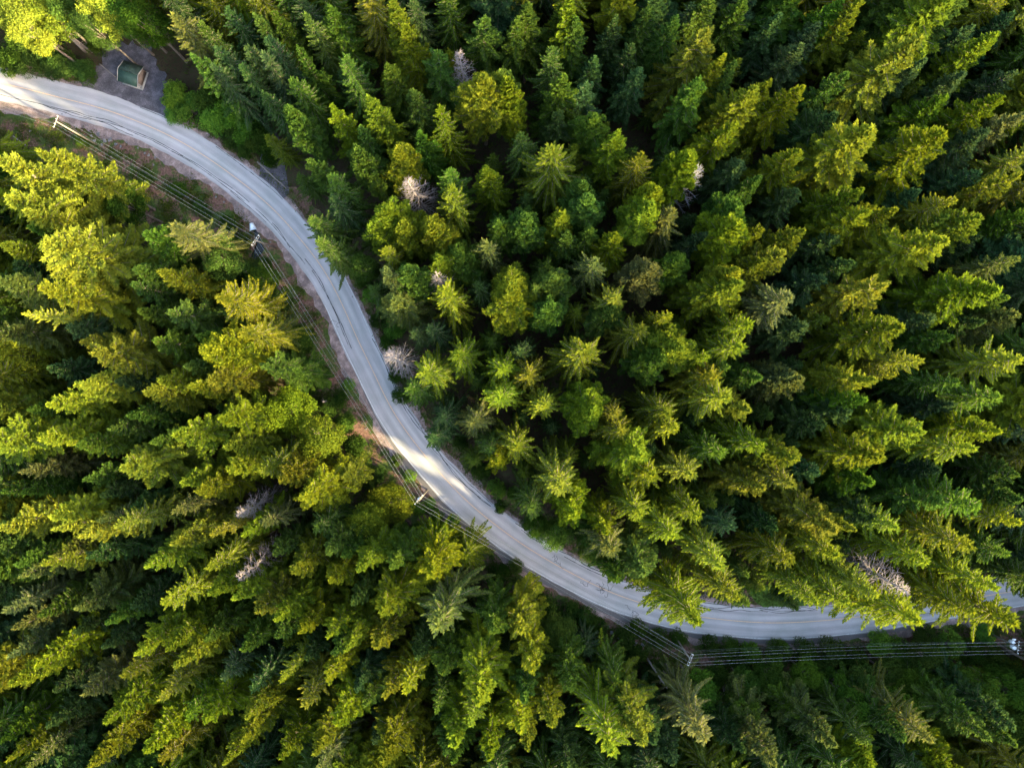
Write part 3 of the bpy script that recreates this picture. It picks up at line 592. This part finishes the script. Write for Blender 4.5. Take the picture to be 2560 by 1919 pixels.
for it in T.replace('\n', '').split(';'):
    it = it.strip()
    if not it: continue
    px, py, r, tc = it.split(); px, py, r = float(px), float(py), float(r); kind, col = tc
    if col == 'y' and px < 330 and py < 1480: col = 'v'  # left-edge crowns: strong sunlight put into a lighter foliage colour
    base = {'y': 30.5, 'v': 30.5, 'o': 30, 'l': 28, 'p': 28.5, 'g': 27.5, 'k': 25}[col]
    h = base + R.uniform(-1.2, 1.2)
    if r > 64: h += 2.5
    if kind == 'b': h = 20 + R.uniform(-2, 2)
    if kind == 'd': h = 27
    while h > 12:                                   # no trunk may stand on the road or the open verge
        p = W(px, py, h if kind != 'b' else h * .8); d, s_ = road_dist(p.x, p.y)
        need = 5.5 if s_ < 0 else (10.5 if px < 1000 else (8 if px < 1300 else 10))
        if (px, py) in ((2300, 1575), (2530, 1565), (1735, 1550), (2430, 1530), (978, 900)): need = 4.5
        if d > need or px < 430 and py < 120: break
        h -= 1
    TREES.append(dict(kind=kind, col=col, px=px, py=py, r=r, x=p.x, y=p.y, h=h, rad=r / (15.2 if kind in 'bd' else (17.4 if px < 1000 and py > 900 else 16.2)), label=DEADL.get((px, py)), group=GR[kind]))
    SPOTS.append((p.x, p.y, h))
SH = []
for it in S.replace('\n', '').split(';'):
    it = it.strip()
    if not it: continue
    px, py, r, h, col = it.split(); px, py, r, h = float(px), float(py), float(r), float(h)
    p = W(px, py, h * .7); SH.append((p.x, p.y))
    TREES.append(dict(kind='s', col=col, px=px, py=py, r=r, x=p.x, y=p.y, h=h, rad=r / 13.2, label=None, group=GR['s']))

def clear_ok(x, y):
    d, s = road_dist(x, y)
    if s > 0:
        lim = 15 if x < -5 else 11
        if x > 20: lim = 13
        if x > 62: lim = 10
    else:
        lim = 7 if x > -60 else 6.5
    if d < lim: return False
    if math.hypot(x - yard.x, y - yard.y) < 11: return False
    for q in ((470, 270), (560, 320), (620, 360), (670, 400)):
        p = W(*q)
        if math.hypot(x - p.x, y - p.y) < 6: return False
    if math.hypot(x - W(80, 130).x, y - W(80, 130).y) < 8: return False
    return True
UNDER = []; nedge = 0
for tries in range(9000):
    x = R.uniform(-104, 104); y = R.uniform(-79, 79)
    if not clear_ok(x, y): continue
    apx, apy = PX(x, y, 28)
    off = apx < -20 or apx > 2580 or apy < -20 or apy > 1940
    md = 4.2 if off else 4.2
    if any((x - a) ** 2 + (y - b) ** 2 < md * md for a, b, c in SPOTS): continue
    if any((x - a) ** 2 + (y - b) ** 2 < 9 for a, b in SH): continue
    if off:
        h = R.uniform(25, 31); kind = R.choice('wwr'); col = R.choice('gkygo')
        if -60 < y < -45 and x > 25: kind, h, col = 'b', R.uniform(15, 20), 'g'
        q = PX(x, y, 12); nedge += 1
        TREES.append(dict(kind=kind, col=col, px=q[0], py=q[1], r=R.choice((44, 52, 66)), x=x, y=y, h=h, rad=R.uniform(3.2, 4.2), label=None, group='edge trees leaning out of the photo'))
    else:
        if y < -50 and x > 20 and R.random() < .6: continue
        h = R.uniform(12, 20); UNDER.append((x, y, gz(x, y) - .3, h / 28))
    SPOTS.append((x, y, h))
make_labels(TREES)
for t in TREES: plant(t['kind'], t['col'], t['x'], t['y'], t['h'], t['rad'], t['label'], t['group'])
cnt = {}
for t in TREES: cnt[t['kind']] = cnt.get(t['kind'], 0) + 1
print('TREES', cnt, 'edge', nedge, 'under', len(UNDER))

# forest masses: the shorter trees in the gaps, and the forest beyond the frame that casts the long evening shadows
def joined(kind, k):
    cm, tm = PR[kind][k]; nv = len(cm.vertices)
    cv = np.empty(nv * 3, np.float32); cm.vertices.foreach_get('co', cv)
    cl = np.empty(len(cm.loops), np.int32); cm.loops.foreach_get('vertex_index', cl); a = np.empty(nv, np.float32); cm.attributes['var'].data.foreach_get('value', a)
    mi = np.empty(len(cm.polygons), np.int32); cm.polygons.foreach_get('material_index', mi)
    return mesh_from('forest_tree', cv, cl.reshape(-1, 4), None, (M['leaf_far'], M['bark']), a, mi=mi)
def far_leaf():
    m = M['leaf'].copy(); m.name = 'foliage_far'; nt = m.node_tree
    oi = [n for n in nt.nodes if n.type == 'OBJECT_INFO'][0]
    rgb = ramp(nt, oi.outputs['Random'], [(0, COL['k']), (.5, COL['g']), (1, COL['y'])])
    for l in list(nt.links):
        if l.from_node == oi and l.from_socket.name == 'Color':
            t = l.to_socket; nt.links.remove(l); nt.links.new(rgb.outputs[0], t)
    return m
M['leaf_far'] = far_leaf()
def scatter(name, pts, kind, k, label):
    me = bpy.data.meshes.new(name); me.from_pydata([p[:3] for p in pts], [], [])
    a = me.attributes.new('size', 'FLOAT', 'POINT'); a.data.foreach_set('value', np.array([p[3] for p in pts], np.float32))
    ro = obj(name, me); tag(ro, label, 'forest', kind='stuff')
    src = bpy.data.objects.new(name + '_source', joined(kind, k))
    ng = bpy.data.node_groups.new(name, 'GeometryNodeTree')
    ng.interface.new_socket('Geometry', in_out='INPUT', socket_type='NodeSocketGeometry'); ng.interface.new_socket('Geometry', in_out='OUTPUT', socket_type='NodeSocketGeometry')
    gi = ng.nodes.new('NodeGroupInput'); go = ng.nodes.new('NodeGroupOutput'); ip = ng.nodes.new('GeometryNodeInstanceOnPoints'); oi = ng.nodes.new('GeometryNodeObjectInfo'); oi.inputs[0].default_value = src
    rv = ng.nodes.new('FunctionNodeRandomValue'); rv.data_type = 'FLOAT_VECTOR'; rv.inputs[0].default_value = (0, 0, 0); rv.inputs[1].default_value = (.05, .05, 6.28)
    na = ng.nodes.new('GeometryNodeInputNamedAttribute'); na.data_type = 'FLOAT'; na.inputs[0].default_value = 'size'
    ng.links.new(gi.outputs[0], ip.inputs['Points']); ng.links.new(oi.outputs['Geometry'], ip.inputs['Instance']); ng.links.new(rv.outputs['Value'], ip.inputs['Rotation'])
    ng.links.new(na.outputs[0], ip.inputs['Scale']); ng.links.new(ip.outputs[0], go.inputs[0])
    md = ro.modifiers.new('scatter', 'NODES'); md.node_group = ng
ring = []; cell = {}
for tries in range(60000):
    x = R.uniform(-165, 185); y = R.uniform(-150, 130)
    if abs(x) < 104.5 and abs(y) < 79.5: continue
    key = (int(x // 4.6), int(y // 4.6))
    if key in cell: continue
    d, s_ = road_dist(x, y)
    if d < 10: continue
    cell[key] = 1; ring.append((x, y, gz(x, y), R.uniform(.88, 1.15)))
scatter('surrounding_forest', ring, 'f', 1, 'dense conifer forest continuing beyond the edges of the photo')
scatter('understorey_forest', UNDER, 'w', 0, 'dark shorter conifers filling the shaded gaps between the tall trees')

# ------------------------------------------------------------------ ground cover
def cover(name, n, sampler, size, cols, label, kind='stuff'):
    Ps = []; Vs = []; Ss = []
    for i in range(n):
        s = sampler()
        if s is None: continue
        x, y = s; z = gz(x, y) if road_dist(x, y)[0] > 9 else -.03
        k = R.randint(7, 14); sp = R.uniform(.15, .5); v = R.random()
        for j in range(k):
            Ps.append((x + R.gauss(0, sp), y + R.gauss(0, sp), z + R.uniform(0, .15))); Vs.append(min(1, max(0, v + R.gauss(0, .2)))); Ss.append(size * R.uniform(.6, 1.4))
    n = len(Ps); P = np.array(Ps); D = NR.normal(0, 1, (n, 3)); D[:, 2] = np.abs(D[:, 2]) * .8 + .25; D /= np.linalg.norm(D, axis=1)[:, None]
    U = NR.normal(0, .4, (n, 3)); U[:, 2] += 1; S_ = np.array(Ss)
    v, q, va = sprays(P, D, U, S_, S_ * .35, np.array(Vs))
    o = obj(name, mesh_from(name, v, q, None, (M['leaf'],), va)); o.color = cols + (1,)
    tag(o, label, 'ground cover', kind='stuff'); return o
def cluster(n): return [(R.uniform(-104, 104), R.uniform(3, 14)) for _ in range(n)]
VC = cluster(240)
def s_verge():
    c = R.choice(VC); i = int(np.argmin(np.abs(rc[:, 0] - c[0]))); i = min(len(rc) - 1, max(0, i + int(R.gauss(0, 2)))); o = 4.9 + abs(c[1] - 3) + R.gauss(0, .8)
    if o < 4.9: return None
    p = rc[i] + rn[i] * o; return p[0], p[1]
def s_upper():
    i = R.randrange(len(rc)); o = -(3.7 + abs(R.gauss(0, 1.6))); p = rc[i] + rn[i] * o
    if math.hypot(p[0] - yard.x, p[1] - yard.y) < 7.5 + 3 * math.sin(p[0] * 1.7): return None
    if W(210, 200).x < p[0] < W(425, 200).x: return None
    return p[0], p[1]
def s_any():
    x, y = R.uniform(-104, 104), R.uniform(-79, 79); d, s = road_dist(x, y)
    if d < 9 or math.hypot(x - yard.x, y - yard.y) < 11: return None
    return x, y
cover('verge_grass', 8000, s_verge, .32, (.050, .068, .014), 'patchy moss, grass and low weeds on the soil below the road')
cover('verge_plants', 2600, s_upper, .32, (.055, .072, .018), 'low green weeds and moss along the upper road edge')
cover('undergrowth', 8000, s_any, .42, (.042, .072, .014), 'ferns and low bushes covering the shaded forest floor')

# rocks and timber scraps on the verge
def rock_mesh(seed, s):
    r = np.random.default_rng(seed); import bmesh
    bm = bmesh.new(); bmesh.ops.create_icosphere(bm, subdivisions=2, radius=1)
    for v in bm.verts:
        v.co *= 1 + .28 * math.sin(v.co.x * 3.1 + seed) * math.cos(v.co.y * 2.7 + seed * 2) + r.normal(0, .07); v.co.z *= .55; v.co.x *= 1.25
        v.co *= s
    me = bpy.data.meshes.new('rock'); bm.to_mesh(me); bm.free(); me.materials.append(M['rock']); return me
RM = [rock_mesh(i, 1) for i in range(4)]
RK = [(247, 336, .5), (262, 352, .45), (276, 350, .5), (290, 361, .4), (229, 340, .35), (236, 352, .35), (255, 362, .3), (302, 366, .3), (155, 285, .16), (165, 282, .2), (160, 280, .14), (372, 388, .35), (388, 394, .3), (362, 383, .25),
      (384, 412, .2), (540, 492, .3), (560, 505, .25), (76, 327, .3), (345, 370, .22), (316, 356, .22), (595, 512, .2), (609, 528, .18), (611, 548, .16), (1530, 1580, .5), (1548, 1592, .55), (1566, 1600, .5), (1585, 1606, .6), (1606, 1612, .5), (1520, 1566, .4), (1510, 1556, .35), (1575, 1618, .4),
      (248, 134, .18), (266, 159, .16), (306, 229, .16), (295, 218, .12), (940, 1063, .2), (942, 1058, .16), (676, 605, .22), (671, 615, .2), (915, 1072, .2), (905, 1058, .18), (218, 314, .15)]
ZR = {}
for i, (px, py, s) in enumerate(RK):
    zone = 'in the rocky patch below the upper bend' if px < 420 and py > 320 else ('on the rocky bank near the lowest pole' if px > 1490 else ('on the shelter gravel' if 240 < px < 310 and py < 240 else ('on the verge by the culvert' if 530 < px < 700 else ('by the road below the culvert' if px > 700 else 'on the soil at the left'))))
    ZR.setdefault((('larger ' if s > .33 else 'small '), zone), []).append((px, py, s, i))
for (a_, zone), L in ZR.items():
    L.sort()
    for k, (px, py, s, i) in enumerate(L):
        o = bpy.data.objects.new('rock', RM[i % 4]); p = W(px, py); o.location = (p.x, p.y, -.02 + s * .15); o.rotation_euler = (0, 0, R.uniform(0, 6)); s = s * .72; o.scale = (s, s, s); C.objects.link(o)
        od = '' if len(L) == 1 else (' leftmost' if k == 0 else (' rightmost' if k == len(L) - 1 else ' ' + ORD[k] + ' from left'))
        tag(o, a_ + 'grey rock' + od + ' ' + zone, 'rock', 'rocks beside the road')

def log(p0, p1, rad, mat, name, label, cat, z=.12):
    a = W(*p0); b = W(*p1); mb = MB(); d = (b - a); n = 6
    pts = [(a + d * i / n + Vector((R.gauss(0, .03), R.gauss(0, .03), z))) for i in range(n + 1)]
    mb.tube(pts, [rad * (1 - .04 * i) for i in range(n + 1)], 8)
    return tag(mb.build(name, mat, None, smooth=True), label, cat)
log((249, 160), (289, 193), .13, M['palebark'], 'barrier_log', 'pale straight log lying on the gravel left of the green shelter', 'log', .1)
log((644, 405), (716, 472), .16, M['palebark'], 'kerb_log', 'long grey log lying along the upper road edge by the gravel track', 'log', .12)
log((34, 341), (68, 366), .14, M['palebark'], 'fallen_log', 'pale broken log on the bare soil at the left edge', 'log', .1)
log((376, 954), (373, 962), .01, M['palebark'], 'twig', 'short dry twig on the forest floor', 'twig', .05) if False else None

# leaning bare trunks standing at the lower right
def snag(b, t_px, h, label, rad=.2, mat='palebark'):
    p = W(*b); q = W(t_px[0], t_px[1], h); mb = MB()
    pts = [p + (q - p) * k + Vector((0, 0, -.3 if k == 0 else 0)) for k in (0, .25, .5, .75, 1)]
    mb.tube(pts, [rad * 1.25, rad, rad * .9, rad * .8, rad * .6], 8)
    for k in range(8):
        s = R.uniform(.3, .95); a = R.uniform(0, 6.28); c = p + (q - p) * s; mb.tube([c, c + Vector((math.cos(a), math.sin(a), .1)) * R.uniform(.4, 1.)], [.04, .01], 3, False)
    tag(mb.build('bare_trunk', M[mat], None, smooth=True), label, 'tree trunk', 'bare grey trunks')
snag((1612, 1636), (1668, 1720), 10, 'long bare grey trunk left of the lower bend power pole')
snag((1645, 1655), (1692, 1730), 10, 'second bare trunk close right of the long grey trunk', .18, 'bark')
snag((1802, 1690), (1820, 1775), 10, 'thin bare trunk below the wires right of the lower power pole', .15)
snag((2060, 1755), (2135, 1835), 12, 'long grey trunk leaning in the dark lower right forest', .2)
snag((828, 1000), (806, 1004), 3.6, 'short pale broken stump standing beside the road opposite the dead tree', .22)
snag((890, 640), (845, 600), 9, 'slim bare trunk under the firs at the upper road edge, upper one', .13)
snag((886, 663), (855, 642), 7, 'slim bare trunk under the firs at the upper road edge, lower one', .13)
snag((214, 127), (150, 68), 9, 'thick pale trunk under the leafy trees at the top left', .42)
snag((229, 131), (185, 95), 7, 'thin pale trunk right of the thick one at the top left', .12)

# ------------------------------------------------------------------ shelter
def shelter():
    c = W(324.5, 184, 2.1); c.z = 0
    X = Vector((52, -17, 0)).normalized(); Y = Vector((17, 52, 0)).normalized(); Z = Vector((0, 0, 1))       # X along ridge, Y away from the road
    e = bpy.data.objects.new('bus_shelter', None); C.objects.link(e); e.location = c
    tag(e, 'small open shelter with a green pitched roof and pale trim on the gravel yard', 'shelter')
    L, D, hw, hr = 3.9, 3.5, 1.85, 2.75
    P = lambda x, y, z: X * x + Y * y + Z * z
    mb = MB(); mb.box(P(0, 0, .04), (L + .3, D + .2, .16), X, Y); mb.build('slab', M['concrete'], e)
    mb = MB(); mb.box(P(0, D / 2 - .1, hw / 2 + .12), (L - .2, .1, hw - .14), X, Y); mb.build('wall', M['plywood'], e)
    mb = MB(); mb.box(P(-L / 2 + .15, 0, hw / 2 + .12), (.1, D - .32, hw - .14), X, Y); mb.build('wall', M['plywood'], e)
    # right-hand gable wall with an opening near the front
    mb = MB(); mb.box(P(L / 2 - .15, .25, hw / 2 + .12), (.1, D - .8, hw - .14), X, Y)
    n = mb.n(); x0 = L / 2 - .2
    for xx in (x0, x0 + .1): mb.v += [tuple(P(xx, -D / 2 + .1, hw + .04)), tuple(P(xx, D / 2 - .1, hw + .04)), tuple(P(xx, 0.15, hr - .12))]
    mb.t += [(n, n + 2, n + 1), (n + 3, n + 4, n + 5)]; mb.q += [(n, n + 1, n + 4, n + 3), (n + 1, n + 2, n + 5, n + 4), (n + 2, n, n + 3, n + 5)]
    mb.build('gable_wall', M['plywood'], e)
    for s in (-1, 1):
        mb = MB(); mb.box(P(s * (L / 2 - .12), -D / 2 + .12, hw / 2 + .1), (.12, .12, hw), X, Y); mb.build('post', M['trim'], e)
    # sill rail across the gable foot
    mb = MB(); mb.box(P(L / 2 - .03, 0, .22), (.1, D - .1, .12), X, Y); mb.build('rail', M['trim'], e)
    mb = MB(); mb.box(P(0, D / 2 - .5, .55), (L - .5, .4, .08), X, Y); mb.box(P(0, D / 2 - .5, .3), (.1, .35, .42), X, Y); mb.build('bench', M['plywood'], e)
    def slope(y0, z0, y1, z1, mat, nm):
        a, b = P(0, y0, z0), P(0, y1, z1); d = (b - a); ln = d.length; d = d.normalized(); nn = X.cross(d).normalized()
        if nn.z < 0: nn = -nn
        mb = MB(); mb.box((a + b) / 2 + nn * .05, (L + .1, ln, .06), X, d, nn)
        for k in range(-5, 6): mb.box((a + b) / 2 + nn * .095 + X * k * .38, (.03, ln - .02, .03), X, d, nn)
        return mb.build(nm, mat, e), (a + b) / 2, d, nn, ln
    f, *_ = slope(-D / 2 - .25, hw - .12, .0, hr, M['greenroof'], 'roof')
    g, mid, d, nn, ln = slope(.05, hr, D / 2 + .35, hw + .02, M['mossroof'], 'roof')
    f['label'] = 'clean grey-green roof slope facing the road'; g['label'] = 'dark mossy roof slope away from the road'
    mb = MB()
    o = mid - X * .55 - d * .1 + nn * .13
    for a_, sz in ((X * .38, (.07, .8, .08)), (-X * .38, (.07, .8, .08)), (d * .36, (.7, .07, .08)), (-d * .36, (.7, .07, .08))): mb.box(o + a_, sz, X, d, nn)
    mb.build('roof_hatch', M['greenroof'], g)
    for s in (-1, 1):
        for y0, z0, y1, z1 in ((-D / 2 - .25, hw - .12, .0, hr), (.05, hr, D / 2 + .35, hw + .02)):
            a, b = P(s * (L / 2 + .11), y0, z0), P(s * (L / 2 + .11), y1, z1); dd = (b - a); l2 = dd.length; dd = dd.normalized(); n2 = X.cross(dd).normalized()
            if n2.z < 0: n2 = -n2
            mb = MB(); mb.box((a + b) / 2 + n2 * .04, (.10, l2, .18), X, dd, n2); mb.build('fascia', M['trim'], e)
shelter()

# ------------------------------------------------------------------ culvert mouth with its ditch
def culvert():
    a = W(629, 560); b = W(634, 577); d = (b - a).normalized(); s = Vector((-d.y, d.x, 0)); L = (b - a).length * 1.0
    e = bpy.data.objects.new('culvert', None); C.objects.link(e); e.location = (a.x, a.y, 0)
    tag(e, 'pale metal hooded culvert mouth beside the power pole, opening into a dark ditch', 'culvert')
    mb = MB(); n = 12
    for sh, rr in ((0, 1), (1, .93)):
        for i in range(7):
            t = i / 6; r = (.40 + .36 * t) * rr
            for k in range(n + 1):
                g = math.pi * k / n; q = d * L * t + s * math.cos(g) * r + Vector((0, 0, math.sin(g) * r * .95 - .05)); mb.v.append(tuple(q))
        for i in range(6):
            for k in range(n):
                o = sh * 7 * (n + 1); f = (o + i * (n + 1) + k, o + i * (n + 1) + k + 1, o + (i + 1) * (n + 1) + k + 1, o + (i + 1) * (n + 1) + k); mb.q.append(f if sh else f[::-1])
    for k in range(n):
        o = 6 * (n + 1); p = 13 * (n + 1); mb.q.append((o + k, o + k + 1, p + k + 1, p + k))
    mb.build('hood', M['galv'], e, smooth=True)
    mb = MB(); mb.tube([-d * .1, d * .05], .40, 14); mb.build('back_plate', M['galv'], e)
    poly = [(634, 574), (645, 574), (648, 592), (655, 610), (662, 622), (650, 640), (640, 650), (628, 640), (640, 620), (638, 596)]
    P = [tuple(W(*p)) for p in poly]; me = mesh_from('ditch_water', [(p[0], p[1], -.024) for p in P] + [tuple(W(643, 602) + Vector((0, 0, -.024)))], None, [(10, (i + 1) % 10, i) for i in range(10)], (M['darkwater'],))
    tag(obj('ditch_water', me), kind='structure')
culvert()

# ------------------------------------------------------------------ power poles and wires
POLES = [((139, 303), (-.36, 1)), ((637, 600), (-.7, 1)), ((1048, 1250), (-.85, 1)), ((1727, 1650), (-.42, 1)), ((2551, 1619), (-.12, 1))]
HP = 12.0
LABP = ['power pole with a single pale crossarm beside the road at the upper left', 'power pole with a double crossarm standing next to the culvert mouth', 'cluttered power pole at the road edge where sunlight streaks the asphalt',
        'power pole where the wires bend sharply below the lower road curve', 'power pole with white transformer cans at the right edge']
tops = []
def power_pole(i, t, adir):
    top = W(t[0], t[1], HP); base = W(t[0], t[1], HP)
    if i == 1: base = W(690, 620); 
    elif i == 4: base = W(2472, 1581)
    else: base = Vector((top.x, top.y, 0))
    e = bpy.data.objects.new('power_pole', None); C.objects.link(e); e.location = (base.x, base.y, 0)
    tag(e, LABP[i], 'power pole', 'power poles along the lower side of the road')
    o = Vector((base.x, base.y, 0)); a = Vector((adir[0] * -1, adir[1] * 1, 0)); a = Vector((a.x, a.y, 0)).normalized(); f = Vector((-a.y, a.x, 0))
    T0 = top - o
    mb = MB(); mb.tube([Vector((0, 0, -.3)), T0 * .5, T0 + (T0.normalized() * .1)], [.17, .15, .12], 10); mb.build('shaft', M['polewood'], e, smooth=True)
    dbl = i in (1, 3)
    for s in ((-1, 1) if dbl else (1,)):
        mb = MB(); mb.box(T0 + f * s * .17 - Vector((0, 0, .35)), (2.3, .08, .10), a, f); mb.build('crossarm', M['crossarm'], e)
    for u in (-1.05, -.45, .45, 1.05):
        mb = MB(); q = T0 + a * u - Vector((0, 0, .29)) + (f * .17 if not dbl else f * 0)
        mb.tube([q, q + Vector((0, 0, .08)), q + Vector((0, 0, .1)), q + Vector((0, 0, .22))], [.04, .05, .085, .05], 8); mb.build('insulator', M['porcelain'], e, smooth=True)
    if dbl:
        for u in (-1.05, 1.05):
            mb = MB(); mb.box(T0 + a * u - Vector((0, 0, .35)), (.08, .42, .07), a, f); mb.build('spacer', M['galv'], e)
    cans = {2: [(-.25, 1.6, .28)], 4: [(-.42, 1.6, .36), (.42, 2.2, .30)]}.get(i, [])
    for u, dz, r in cans:
        k = 1 - dz / HP; q = T0 * k + a * u + f * .15
        mb = MB(); mb.tube([q - Vector((0, 0, .9)), q, q + Vector((0, 0, .06))], [r, r, r * .7], 14); can = mb.build('transformer', M['galv'], e, smooth=False)
        mb = MB(); mb.tube([q + Vector((.08, 0, .06)), q + Vector((.08, 0, .35))], [.06, .04], 8); mb.build('bushing', M['porcelain'], can)
    if i == 4:
        q = T0 * .66; mb = MB(); mb.tube([q, q + a * .55 + Vector((0, 0, .25)), q + a * .7 - f * .5 + Vector((0, 0, .2))], [.05, .05, .05], 8)
        mb.box(q + a * .72 - f * .75 + Vector((0, 0, .18)), (.32, .6, .14), a, f); mb.build('lamp_bracket', M['porcelain'], e)
    if i == 2:
        mb = MB(); mb.box(T0 * .9 + a * .5, (1.3, .09, .1), (a + Vector((0, 0, .25))).normalized(), f); mb.build('brace', M['crossarm'], e)
    tops.append((o + T0, a, o, T0))
for i, (t, ad) in enumerate(POLES): power_pole(i, t, ad)
pe0 = W(-560, 70, HP); pe1 = W(3150, 1640, HP)
ends0 = (pe0, Vector((.36, 1, 0)).normalized()); ends1 = (pe1, Vector((0, 1, 0)))
def wire(u, dz, rad, mat, name, label, sag=1.0):
    pts = []
    anchors = [(ends0[0] + ends0[1] * u + Vector((0, 0, dz)))] + [t + a * u + Vector((0, 0, dz)) + (T0 * (dz / HP) * 0) for t, a, o, T0 in tops] + [ends1[0] + ends1[1] * u + Vector((0, 0, dz))]
    if dz < -1:      # lower cables fixed on the shaft
        anchors = [anchors[0]] + [o + T0 * ((HP + dz) / HP) + a * (u * .25 + .15) for t, a, o, T0 in tops] + [anchors[-1]]
    for k in range(len(anchors) - 1):
        p, q = anchors[k], anchors[k + 1]; n = 16; sg = sag * ((p - q).length / 50) ** 2 * .55
        for j in range(n + (k == len(anchors) - 2)):
            s = j / n; pts.append(p + (q - p) * s - Vector((0, 0, sg * 4 * s * (1 - s))))
    mb = MB(); mb.tube(pts, rad, 5, False); tag(mb.build(name, mat, None, smooth=True), label, 'wire', 'overhead wires of the power line')
wire(-1.05, -.04, .010, M['wire'], 'overhead_wire', 'overhead wire on the crossarm ends farthest from the road')
wire(-.45, -.04, .010, M['wire'], 'overhead_wire', 'overhead wire just inside the crossarm ends farthest from the road')
wire(.45, -.04, .010, M['wire'], 'overhead_wire', 'overhead wire just inside the crossarm ends nearest the road')
wire(1.05, -.04, .010, M['wire'], 'overhead_wire', 'overhead wire on the crossarm ends nearest the road')
wire(.3, -3.0, .011, M['cable'], 'overhead_cable', 'upper of the darker cables slung low on the poles', 1.5)
wire(-.3, -4.0, .011, M['cable'], 'overhead_cable', 'lowest darker cable slung along the poles', 1.7)
# guy wire at the lower bend pole
t, a, o, T0 = tops[3]; g0 = W(1690, 1602)
mb = MB(); mb.tube([t - Vector((0, 0, .6)), g0], .02, 5); tag(mb.build('guy_wire', M['wire'], None), 'thin guy wire running from the lower bend pole towards the road', 'wire')
